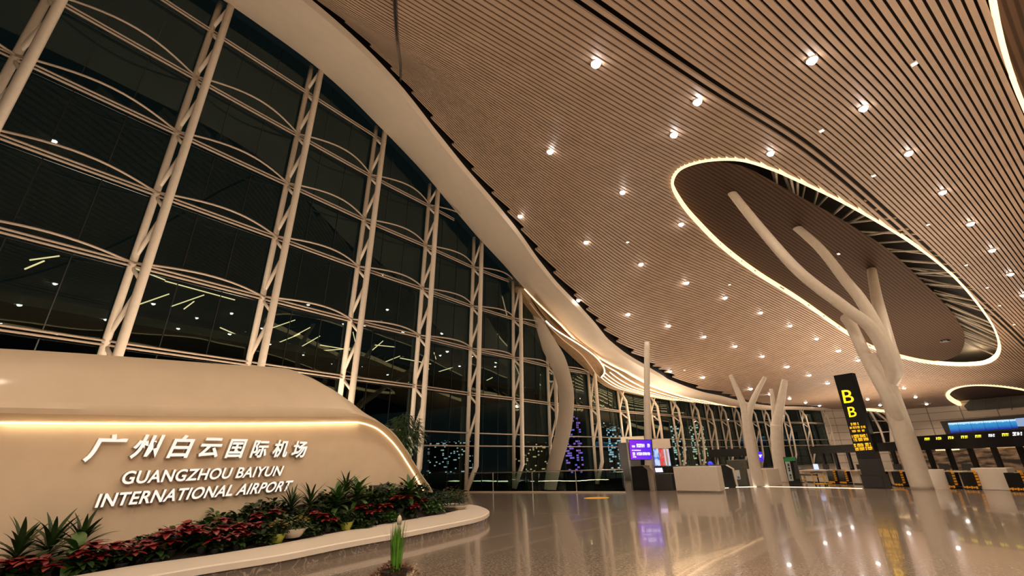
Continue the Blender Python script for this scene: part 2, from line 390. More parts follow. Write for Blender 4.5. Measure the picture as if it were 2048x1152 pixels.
def _smooth(S, Z, sg=.32):
    v = np.interp(_SG, S, Z); k = np.exp(-.5 * (np.arange(-40, 41) * .05 / sg) ** 2); k /= k.sum()
    return np.convolve(np.pad(v, 40, mode='edge'), k, 'valid')
_ZL, _ZB = _smooth(S_LIP, Z_LIP), _smooth(S_B, Z_B, .2)
def zl(s): return float(np.interp(s, _SG, _ZL))
def zb(s): return float(np.interp(s, _SG, _ZB))
def ztop(s): return zb(s) + .25

# ------------------------------------------------------------------ floor and outside ground
RB = [at_z(p[0], p[1]) for p in ((866, 984), (964, 984.3), (1060, 984.5), (1156, 984.7), (1252, 985))]
a0 = RB[0]; dirl = (RB[0] - RB[1]); dirl = dirl / np.linalg.norm(dirl)
RBL = [a0 + dirl * 9 + np.array([0, -7, 0]), a0 + dirl * 4 + np.array([0, -2, 0])] + RB
fl_poly = [(-26, -14), (70, -14), (130, 60), (130, 100), (50, 90)]
fl_poly += [tuple(foff(s, -.3)) for s in range(20, 8, -1)]
fl_poly += [(RB[-1][0] + 1.2, RB[-1][1] + 6)] + [tuple(p[:2]) for p in reversed(RBL)] + [(-16, 14), (-26, 4)]
mb = MB(); mb.prism(fl_poly, -.35, 0)
struct(mb.build('floor', 'floor'))
mb = MB(); mb.box((0, 60, -1.9), (320, 300, .2)); struct(mb.build('ground_outside', mat('dark_tarmac', (.02, .022, .02), .8, noise=.2)))
mb = MB()
for a, b in zip(RBL, RBL[1:]):
    d = (b - a); d = d / np.linalg.norm(d); n = np.array([d[1], -d[0], 0])
    mb.hexa([a - n * .02, b - n * .02, b + n * .3, a + n * .3], [q + np.array([0, 0, .05]) for q in (a - n * .02, b - n * .02, b + n * .3, a + n * .3)])
struct(mb.build('trim_1', 'beam'))

# ------------------------------------------------------------------ slatted ceiling
lip_pts = [(s, foff(s, wl(s))) for s in np.linspace(-2, 20, 240)]
lipnd = np.array([nd(p) for s, p in lip_pts])
o_ = np.argsort(lipnd[:, 1]); lipd, lipn = lipnd[o_, 1], lipnd[o_, 0]
def n_lip(d): return np.interp(d, lipd, lipn, left=lipn[0] - 40)
RINGPX = [(1345, 370), (1352, 345), (1375, 330), (1420, 319.5), (1480, 319), (1540, 336), (1600, 362), (1700, 411), (1800, 470), (1880, 528), (1935, 582), (1980, 642), (1997, 680), (1999, 702), (1988, 719), (1960, 729), (1900, 730), (1830, 721), (1750, 698), (1690, 664), (1600, 601), (1520, 551), (1450, 499), (1390, 440), (1360, 402)]
ring1 = [np.array(nd(hitc(*p))) for p in RINGPX]
ring1 = catmull(ring1, 6, True)
def ell(cn, cd, a, b, n=120): return [np.array([cn + b * math.sin(t), cd + a * math.cos(t)]) for t in np.linspace(0, 2 * math.pi, n, endpoint=False)]
ring2 = ell(12, 98.5, 24, 4.7)
ring3 = ell(-4.8, 22, 24, 4.2)
def cuts(poly, n):
    out = []
    for a, b in zip(poly, poly[1:] + poly[:1]):
        if (a[0] - n) * (b[0] - n) < 0:
            t = (n - a[0]) / (b[0] - a[0]); out.append(a[1] + t * (b[1] - a[1]))
    return sorted(out)
mb = MB()
def slat(n, w_, h, d0, d1):
    if d1 - d0 < .3: return
    k = max(2, int((d1 - d0) / 1.1)); ds = np.linspace(d0, d1, k + 1)
    za, zb_ = zcv(np.full(k + 1, n - w_ / 2), ds), zcv(np.full(k + 1, n + w_ / 2), ds)
    A = NV[None] * (n - w_ / 2) + DV[None] * ds[:, None]; B = NV[None] * (n + w_ / 2) + DV[None] * ds[:, None]
    V = []
    for i in range(k + 1):
        V += [(A[i, 0], A[i, 1], za[i] + h), (A[i, 0], A[i, 1], za[i]), (B[i, 0], B[i, 1], zb_[i]), (B[i, 0], B[i, 1], zb_[i] + h)]
    Fs = [(4 * i + q, 4 * i + q + 1, 4 * i + q + 5, 4 * i + q + 4) for i in range(k) for q in range(3)]
    Fs += [(0, 3, 2, 1), (4 * k, 4 * k + 1, 4 * k + 2, 4 * k + 3)]
    mb.add(V, Fs)
def n_step(v): return math.floor(v / .41) * .41 + .41        # slats come in pairs, cut square together
dscan = np.arange(-9, 126, .1); nl = n_lip(dscan)
n = -9.5
while n < 31:
    right = n < 4.75
    pit, wd = (.185, .126) if right else (.205, .142)
    if 4.6 < n < 5.05: n += .12; 
    ok = dscan[nl - .05 > n_step(n)]
    if len(ok):
        ds, de = float(ok.min()), min(float(ok.max()), 93.2 if n < 23.5 else 88)
        gaps = [(c[i], c[i + 1]) for p in (ring1, ring2, ring3) for c in [cuts(p, n)] for i in range(0, len(c) - 1, 2)]
        cur = ds
        for g0, g1 in sorted(gaps):
            slat(n, wd, .09, cur, min(g0 - .05, de)); cur = max(cur, g1 + .05)
        slat(n, wd, .09, cur, de)
    n += pit
struct(mb.build('ceiling', 'slat'))
# black sheet above the slats, its colour standing in for cavity shade
mb = MB(); ns = np.arange(-11, 36, 1.5); dd = np.arange(-11, 128, 2.5)
rows = []
for nn in ns:
    z = zcv(np.full(len(dd), min(nn, 30)), dd) + 1.5
    rows.append([(NV[0] * nn + DV[0] * q, NV[1] * nn + DV[1] * q, zz) for q, zz in zip(dd, z)])
V = [p for r in rows for p in r]; m_ = len(dd); Fs = []
for i in range(len(ns) - 1):
    for k in range(m_ - 1):
        if ns[i + 1] < n_lip(dd[k]) + 2.2 or ns[i + 1] < n_lip(dd[k + 1]) + 2.2: Fs.append((i * m_ + k, i * m_ + k + 1, (i + 1) * m_ + k + 1, (i + 1) * m_ + k))
mb.add(V, Fs); struct(mb.build('ceiling_shade_sheet', 'void'))
# black strip standing in for the dark gap of an expansion joint, and the fold between the two slat fields
def cstrip(mb, P, r): mb.tube([(*xy_of(a, b), zc(a, b) - .03) for a, b in P], r, 6)
mb = MB(); cstrip(mb, [(7.2 + (20.3 - 7.2) * t, 2.3 + (7.6 - 2.3) * t) for t in np.linspace(-.4, 1, 40)], .06)
tag(mb.build('joint_gap_strip', 'black'), 'thin black strip running across the slats above the curved cream roof edge', 'joint gap')

# ------------------------------------------------------------------ oval openings
def ringband(mb, poly, w_in, w_out, dz, h, mi_face=0, mi_in=1):
    n = len(poly); c = sum(poly) / n; rows = []
    P = []
    for i, p in enumerate(poly):
        t = poly[(i + 1) % n] - poly[i - 1]; t = t / np.linalg.norm(t); q = np.array([t[1], -t[0]])
        if q @ (p - c) < 0: q = -q
        P.append((p + q * w_out, p - q * w_in))
    V = []
    for a, b in P:
        za, zb_ = zc(*a) + dz, zc(*b) + dz
        V += [(*xy_of(*a), za + .1), (*xy_of(*a), za - .05), (*xy_of(*b), zb_ - .05), (*xy_of(*b), zb_ + h)]
    for j, mi in ((0, mi_face), (1, mi_face), (2, mi_in)):
        mb.add(V if False else [], [])
    k0 = len(mb.v); mb.v += [tuple(map(float, v)) for v in V]
    for i in range(n):
        for j, mi in ((0, mi_face), (1, mi_face), (2, mi_in)):
            a = k0 + 4 * i + j; b = k0 + 4 * ((i + 1) % n) + j
            mb.f.append((a, a + 1, b + 1, b)); mb.m.append(mi)
def panelmesh(poly, dz, name, parent, mat_='brown'):
    bm = bmesh.new(); vs_ = [bm.verts.new((*xy_of(*p), zc(*p) + dz)) for p in poly]
    c = sum(poly) / len(poly)
    rings = [vs_]
    for f in (.8, .6, .4, .2):
        rings.append([bm.verts.new((*xy_of(*(c + (p - c) * f)), zc(*(c + (p - c) * f)) + dz)) for p in poly])
    n = len(poly)
    for A, B in zip(rings, rings[1:]):
        for i in range(n): bm.faces.new((A[i], A[(i + 1) % n], B[(i + 1) % n], B[i]))
    bm.faces.new(rings[-1])
    me = bpy.data.meshes.new(name); bm.to_mesh(me); bm.free(); me.materials.append(MT[mat_])
    o = bpy.data.objects.new(name, me); C.objects.link(o); o.parent = parent; return o
def meshpanel_mat():
    m = MT['brown']; nt = m.node_tree; b = nt.nodes['Principled BSDF']; N = nt.nodes.new; L = nt.links.new
    tc = N('ShaderNodeTexCoord'); mp = N('ShaderNodeMapping'); mp.inputs['Rotation'].default_value = (0, 0, -math.atan2(DV[1], DV[0]))
    L(tc.outputs['Object'], mp.inputs[0]); wv = N('ShaderNodeTexWave'); wv.bands_direction = 'Y'; wv.inputs['Scale'].default_value = 1.6
    L(mp.outputs[0], wv.inputs['Vector']); r = N('ShaderNodeValToRGB'); e = r.color_ramp.elements
    e[0].position = .2; e[0].color = (.035, .019, .011, 1); e[1].position = .6; e[1].color = (.075, .043, .027, 1)
    L(wv.outputs['Fac'], r.inputs[0]); L(r.outputs[0], b.inputs['Base Color'])
meshpanel_mat()
sky = thing('oval_skylight', 'large oval ceiling recess ringed by a warm light line around a brown panel', 'ceiling recess', (*xy_of(9, 38), zc(9, 38)))
def putin(o, p): o.matrix_parent_inverse = Matrix.Translation(p.location).inverted(); return o
mb = MB(); ringband(mb, ring1, .05, .06, -.02, .32); putin(mb.build('light_ring', ['led_ring', 'led_soft'], sky), sky)
PANPX = [(1484, 332), (1544, 362), (1600, 393), (1659, 425), (1719, 461), (1779, 501), (1839, 557), (1879, 597), (1907, 629), (1927, 662), (1929, 685), (1920, 706), (1896, 719), (1868, 722)]
LOWPX = [(1830, 717), (1750, 692), (1690, 658), (1600, 594), (1520, 543), (1450, 490), (1390, 430), (1362, 395), (1352, 365), (1360, 345), (1385, 331), (1425, 324)]
pan = [np.array(nd(hitc(*p, .25))) for p in PANPX + LOWPX]
cpan = sum(pan) / len(pan)
for i in range(len(PANPX), len(pan)): pan[i] = pan[i] + np.array([.35 if pan[i][0] > cpan[0] - 1 else 0, 0]) 
pan = catmull(pan, 4, True)
putin(panelmesh(pan, .25, 'brown_panel', sky), sky)
# roof trusses seen through the gap along the recess
mb = MB(); G = [(np.array(nd(hitc(*a, .1))), np.array(nd(hitc(*b, .8)))) for a, b in zip(catmull([np.array(p, float) for p in RINGPX[4:15]], 8), catmull([np.array(p, float) for p in PANPX[:11]], 8))]
for i in range(8, len(G) - 1, 2):
    a, b = G[i][0], G[min(i + R.choice((-1, 0, 1, 2)), len(G) - 1)][1]
    za = .35 + .5 * R.random()
    A = np.r_[xy_of(*a), zc(*a) + za]; B = np.r_[xy_of(*b), zc(*b) + za + .2]
    v = B - A; B = A + v * 1.7
    mb.tube([A - v * .3, B], .05 + .03 * R.random(), 6)
    if i > 40:
        c = G[min(i + 2, len(G) - 1)][1]; mb.tube([A, np.r_[xy_of(*c), zc(*c) + 1.1]], .045, 6)
putin(mb.build('roof_truss', mat('grey_roof_steel', (.30, .26, .21), .5, noise=.1), sky), sky)
l = bpy.data.lights.new('recess_lamp', 'POINT'); l.energy = 500; l.color = (1, .72, .4); l.shadow_soft_size = .3
lo = bpy.data.objects.new('recess_lamp', l); C.objects.link(lo); p = hitc(1960, 712, .75); lo.location = p
sky2 = thing('oval_skylight', 'oval ceiling recess above the dark clerestory glass at the end wall, rim lit', 'ceiling recess', (*xy_of(12, 98), 7))
mb = MB(); ringband(mb, ring2, .25, .1, -.02, .5); putin(mb.build('light_ring', ['led_ring', 'led_soft'], sky2), sky2)
putin(panelmesh([np.array([12 + (p[0] - 12) * .93, 98.5 + (p[1] - 98.5) * .98]) for p in ring2], .6, 'brown_panel', sky2), sky2)
sky3 = thing('oval_skylight', 'oval ceiling recess in the upper right corner, brown panel behind a warm rim', 'ceiling recess', (*xy_of(-4.8, 22), 12))
mb = MB(); ringband(mb, ring3, .04, .07, -.02, .3); putin(mb.build('light_ring', ['led_ring', 'led_soft'], sky3), sky3)
putin(panelmesh([np.array([-4.8 + (p[0] + 4.8) * .99, 22 + (p[1] - 22) * .99]) for p in ring3], .3, 'brown_panel', sky3), sky3)
sp = hitc(1890, 682, .22)
mb = MB(); mb.lathe([(.35, .04), (.38, 0), (.3, -.08), (.05, -.1)], (0, 0, 0), 20); o = mb.build('ceiling_speaker', 'black'); o.location = sp
tag(o, 'round black speaker set in the brown panel of the oval recess', 'speaker')

# ------------------------------------------------------------------ downlights
LPX = [(1624, 120), (1727, 216), (1817, 306), (1885, 384), (1941, 447), (1984, 500), (2020, 548), (2046, 590), (1256, 628), (1337, 651), (1408, 673), (1470, 692), (1525, 712), (1574, 733), (1618, 750), (1282, 528), (1373, 565), (1450, 595), (1521, 625), (1580, 651), (1633, 677), (1677, 701), (1716, 720), (1750, 739), (1100, 303), (1245, 384), (1362, 448), (1192, 127), (1040, 432), (1395, 203), (1348, 269), (1541, 306), (1172, 484), (1157, 600), (1340, 742), (1406, 754), (1655, 766), (1501, 777.5), (1540, 788), (1579, 797), (1611, 805), (1639, 811), (1735, 798.7), (1760, 810), (1808, 776), (1831, 794), (1853, 808), (1871, 819)]
def spotlamp(o, e, ang=120):
    l = bpy.data.lights.get('downlight_lamp_%d' % e)
    if l is None:
        l = bpy.data.lights.new('downlight_lamp_%d' % e, 'SPOT'); l.energy = e; l.color = (1, .80, .60); l.spot_size = math.radians(ang); l.spot_blend = .6; l.shadow_soft_size = .12
    lo = bpy.data.objects.new('lamp', l); C.objects.link(lo); lo.parent = o; lo.location = (0, 0, -.16); return lo
mb = MB(); mb.lathe([(.15, .10), (.15, -.015), (.125, -.02)], (0, 0, 0), 16, 0)
k = len(mb.v); mb.lathe([(.122, -.015), (.115, -.06), (.085, -.10), (.04, -.125)], (0, 0, 0), 16, 1)
lens_me = None
for i, p in enumerate(LPX):
    q = hitc(*p, -.03)
    if lens_me is None:
        o = mb.build('downlight', ['white', 'lens']); lens_me = o.data
    else:
        o = bpy.data.objects.new('downlight', lens_me); C.objects.link(o)
    o.location = q
    dist = math.hypot(q[0], q[1])
    s = 1.0 if dist < 30 else 1.15
    if dist > 50: s = 1.45
    o.scale = (s, s, 1)
    tag(o, 'round white downlight shining among the ceiling slats', 'downlight', 'round downlights in the slatted ceiling')
    spotlamp(o, 380 if dist < 50 else 700)
mb = MB(); mb.box((0, 0, 0), (.16, .16, .05)); mb.box((0, 0, -.028), (.12, .12, .006), 0, 1); sq_me = None
for p in [(1828, 127), (1643, 261), (1747, 351), (1856, 449), (1932, 530), (1974, 575), (1999, 611), (2028, 649), (1459, 569), (1369, 740), (1255, 484)]:
    q = hitc(*p, -.02)
    if sq_me is None: o = mb.build('square_spotlight', ['white', 'lens_dim']); sq_me = o.data
    else: o = bpy.data.objects.new('square_spotlight', sq_me); C.objects.link(o)
    o.location = q; o.rotation_euler = (0, 0, math.radians(37))
    tag(o, 'small square dim spotlight between the ceiling slats', 'spotlight', 'small square spotlights in the slatted ceiling')
q = hitc(1677, 507.5, .2); o = bpy.data.objects.new('square_spotlight', sq_me); C.objects.link(o); o.location = q; o.rotation_euler = (0, 0, math.radians(37)); o.scale = (1.6, .8, 1)
tag(o, 'small pale light fitting alone on the brown panel of the large oval recess', 'spotlight')
for a, b in [(2.6, 8), (2.6, 3.4), (2.6, -1.2), (12, -1.8), (5.9, 3.1), (5.9, -1.5), (-4.5, 6), (-4.5, 1.4), (-8, 11), (-8, 6.4), (-8, 1.8)]:   # rows going on over the photographer's head, mirrored in the glass
    o = bpy.data.objects.new('downlight', lens_me); C.objects.link(o); o.location = (*xy_of(a, b), zc(a, b) - .03)
    tag(o, 'round white downlight shining among the ceiling slats', 'downlight', 'round downlights in the slatted ceiling'); spotlamp(o, 300)

# ------------------------------------------------------------------ roof edge beam and soffit
mb = MB(); SS = np.linspace(-2, 20, 220)
r0, r1, r2, r3, r4, r5 = [], [], [], [], [], []
for s in SS:
    W = wl(s); z2 = zl(s)
    bl = float(np.interp(s, [5.9, 6.6, 8], [0, .55, 1]))              # farther on the cladding shrinks to a band, the soffit starts
    w0 = .85 * (1 - bl) + (W - min(1.6, W * .5)) * bl
    z0 = zb(s) * (1 - bl) + (z2 - .15) * bl
    r0.append(fb(s, w0 - .05, z0 + .8)); r1.append(fb(s, w0, z0)); r2.append(fb(s, W - .55, (z0 * .15 + z2 * .85) - .15))
    r3.append(fb(s, W - .16, z2 - .02)); r4.append(fb(s, W, z2 + .22)); r5.append(fb(s, W + .02, z2 + .95))
mb.loft([r0, r1, r2, r3, r4])
beam = struct(mb.build('trim_2', 'beam', smooth='auto'))
# inner return, coloured black for the shade in the slot beside the slats
mb = MB(); mb.loft([[p + np.array([0, 0, -.01]) for p in r4], [p + np.array([0, 0, 4.2]) for p in r4]]); struct(mb.build('trim_3', 'void'))
# soffit with light lines between the roof edge and the far facade
SF = np.linspace(6.05, 20, 150)
def soff(s, f, dz=0):
    W = wl(s); z2 = zl(s); bl = float(np.interp(s, [5.9, 6.6, 8], [0, .55, 1])); w0 = .85 * (1 - bl) + (W - min(1.6, W * .5)) * bl; z0 = zb(s) * (1 - bl) + (z2 - .15) * bl
    return fb(s, w0 * (1 - f) + .02 * f, z0 * (1 - f) + zb(s) * f + dz)
soft = thing('lit_soffit', 'wood coloured soffit with long warm light lines above the far glass facade', 'soffit', tuple(foff(10, 2, 8)))
mb = MB(); NF = 14
for k in range(NF):
    f0, f1 = k / NF, (k + .82) / NF
    mb.loft([[soff(s, f0, .0) for s in SF], [soff(s, f1, -.02) for s in SF]]); mb.loft([[soff(s, f1, -.02) for s in SF], [soff(s, f1, .2) for s in SF]])
putin(mb.build('wood_fins', 'wood', soft), soft)
mb = MB(); mb.loft([[soff(s, 0, .22) for s in SF], [soff(s, 1, .22) for s in SF]]); putin(mb.build('backing', 'void', soft), soft)
for f, hh, s1 in ((.0, .16, 13.5), (.24, .10, 12.5), (.42, .08, 12), (.56, .07, 11.5), (.68, .06, 11), (.78, .05, 11)):
    ss = [s for s in SF if s <= s1 and s >= (6.05 if f == 0 else 6.9 if f < .3 else 8.0)]
    mb = MB(); mb.loft([[soff(s, f, -.05) for s in ss], [soff(s, f + hh * .35, -.05) for s in ss]])
    putin(mb.build('light_line', 'led', soft), soft)
# curved blade at the start of the soffit
UPB = [(1062, 600), (1100, 650), (1160, 690), (1190, 712), (1206, 732), (1209, 745), (1203, 754)]
LOB = [(1060, 606), (1092, 645), (1125, 678), (1160, 706), (1180, 730), (1192, 747), (1200, 755)]
ub = [at_dist(*p, np.interp(p[0], [1060, 1205], [31.6, 36.6])) for p in catmull([np.array(p, float) for p in UPB], 6)]
lb = [at_dist(*p, np.interp(p[0], [1060, 1205], [32.6, 38.2])) for p in catmull([np.array(p, float) for p in LOB], 6)]
bl_ = thing('soffit_blade', 'leaf shaped brown soffit blade with a lit rounded end beside the curved rib', 'soffit blade', tuple(ub[0]))
mb = MB(); mb.loft([ub, lb]); mb.loft([[p + np.array([0, 0, .2]) for p in ub], [p + np.array([0, 0, .2]) for p in lb]]); putin(mb.build('blade', 'wood', bl_), bl_)
mb = MB(); mb.tube(ub[5:], .045, 8); putin(mb.build('edge_light', 'led', bl_), bl_)
mb = MB(); mb.tube(lb, .05, 8); putin(mb.build('edge_trim', 'beam', bl_), bl_)
# big curved rib standing from the floor to the roof edge
RL = [(1024, 552), (1036, 585), (1053, 622), (1085, 674), (1110, 718), (1127, 758), (1133, 800), (1128, 850), (1117, 900), (1104, 950), (1098, 978)]
RR = [(1056, 580), (1068, 605), (1085, 638), (1110, 680), (1129, 712), (1141, 750), (1148, 790), (1145, 845), (1135, 890), (1122, 935), (1112, 980)]
ds_ = lambda k: 36.0 + .9 * math.sin(k * 3)
m = MB(); A, B = catmull([np.array(p, float) for p in RL], 5), catmull([np.array(p, float) for p in RR], 5)
la = [at_dist(*p, 36.4) for p in A]; lb2 = [at_dist(*p, 35.4) for p in B]
back = np.array([-.55, .45, 0])
m.loft([la, lb2, [p + back for p in lb2], [p + back for p in la], la])
tag(m.build('curved_rib', 'beam', smooth='auto'), 'cream curved rib bowing from the roof edge down to the floor before the glass', 'structural rib')

# ------------------------------------------------------------------ facade trusses
def brace_z(zt):
    return [z for z in ROWS[:6] if z < zt - .6] + [ROWS[7]]
NS = [-1] + list(range(0, 21))
ord_ = ['', 'first', 'second', 'third']
for s in NS:
    far = s >= 9
    zt = zb(s) + .3; cw = 1.0; rf, rb_ = (.155, .13) if not far else (.13, .11)
    zbend, zlow = 1.45, ((.12 if s <= 5 else -.02 if s == 6 else -.25) if not far else 0)
    b0 = ft(s, .12, 0)
    if s <= 8: lab = None
    t = thing('facade_truss', 'x', 'truss', (b0[0], b0[1], 0), 'steel trusses carrying the glass facade')
    back_ = [ft(s, .16, zlow), ft(s, .16, zt)]
    front = [ft(s, .22, zlow), ft(s, cw, zbend)] + [ft(s, cw + (.0 if s < 9 else .25 * math.sin(math.pi * u)), zbend + (zt - zbend) * u) for u in np.linspace(.2, .8, 3)]
    topw = cw if s < 9 else .2
    front += [ft(s, topw, zt)]
    mb = MB(); mb.tube(back_, rb_, 10); rc = putin(mb.build('rear_chord', 'steel', t, True), t)
    mb = MB(); mb.tube(front, rf, 10); putin(mb.build('front_chord', 'steel', t, True), t)
    zs = brace_z(zt); 
    fw = lambda z: cw + (.0 if s < 9 else .25 * math.sin(math.pi * min(1, (z - zbend) / (zt - zbend))))
    for i, z in enumerate(zs):
        nz = zs[i + 1] if i + 1 < len(zs) else None
        if z - .75 > zbend and not (i and z == ROWS[7]):
            mb = MB(); mb.tube([ft(s, .16, z - .05), ft(s, fw(z - .75), z - .75)], .07, 8); putin(mb.build('brace', 'steel', t, True), t)
        if nz is not None:
            mb = MB(); mb.tube([ft(s, fw(z - .95), z - .95), ft(s, .16, nz + .25)], .085, 8); putin(mb.build('brace', 'steel', t, True), t)
    if zt - zs[0] > 1.2:
        mb = MB(); mb.tube([ft(s, cw, zt - .3), ft(s, .16, zs[0] + .2)], .085, 8); putin(mb.build('brace', 'steel', t, True), t)
    if s == -1: t['label'] = 'tall white tube truss cut by the upper left corner, leftmost of the glass facade'
    elif s == 0: t['label'] = 'white tube truss at the left edge rising behind the cream sign'
    elif s <= 7:
        t['label'] = ['', 'white tube truss rising behind the left half of the sign, second from the left edge', 'white tube truss meeting the sign above its last Chinese characters', 'white tube truss rising behind the sloping right shoulder of the sign', 'white tube truss standing right behind the bushy plant at the end of the sign', 'white tube truss with bent foot, first one clear of the sign', 'white tube truss with bent foot meeting the tip of the roof edge band', 'shorter white tube truss just left of the curved cream rib'][s]
    elif s == 8: t['label'] = 'white tube truss just right of the curved cream rib under the leaf shaped blade'
    else: t['label'] = 'slim warm lit tube truss of the far glass facade beyond the desks'
    if s >= 9: t['group'] = 'far facade trusses'

# ------------------------------------------------------------------ horizontal facade pipes
def smax(z):
    s = 20
    ok = [q for q in np.linspace(-2, 8.6, 300) if zb(q) > z + .2]
    if z < 7.0: return 20
    return max(ok)
rn = ['topmost', 'second highest', 'third highest', 'fourth highest', 'fifth highest', 'third lowest', 'second lowest', 'lowest']
for r, z in enumerate(ROWS):
    sm = smax(z); t = thing('facade_rail', rn[r] + ' of the horizontal pipe rails crossing the glass facade', 'pipe rail', tuple(fl(0, .2, z)), 'horizontal pipe rails of the glass facade')
    ss = list(np.arange(-2, min(sm, 8), .25)) + ([s for s in np.arange(8, 20.01, .5)] if sm > 8.6 else [sm])
    for dz in ((.07, -.07) if r < 6 else (0,)):
        mb = MB(); mb.tube([fl(s, .22, z + dz) for s in ss], .043, 6); putin(mb.build('pipe', 'pipe', t, True), t)
    if 1 <= r <= 4:
        for i in range(-2, 8):
            if i + .3 > sm: break
            us = [u for u in np.linspace(0, 1, 15) if i + u <= sm]
            if len(us) < 3: continue
            mb = MB(); mb.tube([fl(i + u, .35 + .75 * math.sin(math.pi * min(1, u * 1.02)), z + .02) for u in us], .042, 6)
            putin(mb.build('bowed_pipe', 'pipe', t, True), t)

# ------------------------------------------------------------------ glass bays
for i, s in enumerate(range(-2, 20)):
    zt0, zt1 = ztop(s) , ztop(s + 1)
    lowz = -1.8 if s < 9 else 0
    mb = MB(); k = 6; us = np.linspace(0, 1, k + 1)
    mb.loft([[fl(s + u, 0, lowz) for u in us], [fl(s + u, 0, ztop(s + u)) for u in us]])
    wn_ = struct(mb.build('window_%d' % (i + 1), 'glass'))
    mb = MB()
    for u in ((0.0, 1 / 3, 2 / 3) if s < 9 else (0, .5)):
        mb.tube([fl(s + u, .02, lowz), fl(s + u, .02, ztop(s + u) - .1)], .022, 4)
    for z in [ROWS[0] + 3] + ROWS[:6]:
        if z < min(zt0, zt1) - .2: mb.tube([fl(s, .02, z - .12), fl(s + 1, .02, z - .12)], .018, 4)
    mb.build('mullion', 'black', wn_)

# ------------------------------------------------------------------ balustrade by the facade
bal = thing('glass_balustrade', 'glass balustrade with dark handrail along the void before the facade', 'balustrade', tuple(RBL[0]))
mb = MB(); mb.tube([p + np.array([0, 0, 1.06]) for p in RBL], .03, 8); putin(mb.build('handrail', 'chrome', bal, True), bal)
mb = MB(); mb.loft([[p + np.array([0, 0, .03]) for p in RBL], [p + np.array([0, 0, 1.0]) for p in RBL]])
putin(mb.build('glass_panel', 'glass', bal), bal)
for p in resample(RBL[1:], 7):
    mb = MB(); mb.box((p[0], p[1], .53), (.05, .05, 1.06)); putin(mb.build('post', 'chrome', bal), bal)

# ------------------------------------------------------------------ buildings outside
for k, (px, wpx, D, h0, h1, cols, lab) in enumerate([
    (1150, 34, 150, 0, 16, ((.15, .2, 1), (.6, .2, .9)), 'night building with blue and magenta lit windows seen right of the curved rib'),
    (1365, 26, 170, 0, 14, ((.5, .9, 1), (.9, 1, .9)), 'night building with pale cyan windows seen left above the white reception desk'),
    (1405, 30, 170, 0, 13, ((.5, .9, 1), (1, .9, .5)), 'night building with cyan and cream windows seen above the middle of the reception desk'),
    (1235, 30, 160, 0, 13, ((.3, .7, 1), (.7, .9, 1)), 'night building with light blue windows behind the balustrade, left of the purple screen'),
    (1060, 70, 200, 0, 11, ((1, .55, .15), (1, .8, .4)), 'low night building with amber windows behind the middle facade trusses'),
    (900, 90, 210, 0, 13, ((.9, .9, .5), (.4, .7, 1)), 'low night building with few yellow windows behind the facade next to the sign')]):
    a = at_dist(px - wpx / 2, 930, D); b = at_dist(px + wpx / 2, 930, D); c = (a + b) / 2
    wdt = float(np.linalg.norm((b - a)[:2])); rz = math.atan2(b[1] - a[1], b[0] - a[0])
    mb = MB(); mb.box((0, 0, h1 / 2), (wdt, 6, h1)); mb.box((0, 0, h1 + .3), (wdt * .4, 3, .6))
    o = mb.build('office_building', m_windows('lit_windows_%d' % k, cols[0], cols[1], 1.5, 1.5, .34 if k < 4 else .12, .8 if k < 4 else .6)); o.location = (c[0], c[1], -1.8); o.rotation_euler = (0, 0, rz)
    tag(o, lab, 'building')
cano = thing('drop_off_canopy', 'dark outdoor canopy with rows of light tubes seen dimly through the glass above the sign', 'canopy', (-30, 30, 0))
TUB = [((60, 520), (118, 512)), ((50, 538), (88, 522)), ((0, 637), (95, 633)), ((275, 610), (338, 588)), ((342, 613), (408, 590)), ((368, 618), (388, 603)), ((210, 682), (330, 672)), ((300, 683), (410, 664)), ((538, 658), (590, 640)), ((588, 672), (620, 655)), ((545, 690), (600, 668)), ((600, 705), (700, 697)), ((570, 712), (640, 672)), ((640, 690), (700, 700)), ((706, 664), (712, 690)), ((745, 700), (766, 682)), ((750, 690), (790, 694)), ((730, 740), (800, 712)), ((800, 716), (862, 728)), ((820, 745), (858, 738)), ((868, 705), (872, 718)), ((872, 745), (905, 735)), ((760, 765), (812, 742)), ((880, 770), (905, 762)), ((955, 770), (985, 755)), ((1010, 790), (1050, 775)), ((440, 655), (520, 690)), ((240, 525), (330, 560)), ((330, 562), (470, 600))]
for a, b in TUB:
    k = min(1, max(0, a[0] / 1000)); D_ = 38 + 24 * k; A, B = at_dist(*a, D_), at_dist(*b, D_ + 1.5); mb = MB(); mb.tube([A, B], .05, 6); putin(mb.build('light_tube', 'tube', cano), cano)
mb = MB(); mb.hexa([(-60, 20, 9.5), (-30, 12, 9.5), (6, 62, 9.5), (-25, 75, 9.5)], [(-60, 20, 10), (-30, 12, 10), (6, 62, 10), (-25, 75, 10)]); putin(mb.build('roof_slab', 'charcoal', cano), cano)
for px in (105, 130, 345, 430, 620):
    q = at_dist(px, 900, 42 + px * .02); mb = MB(); mb.tube([(q[0], q[1], -1.8), (q[0], q[1], 9.5)], .5, 10); putin(mb.build('post', 'charcoal', cano), cano)

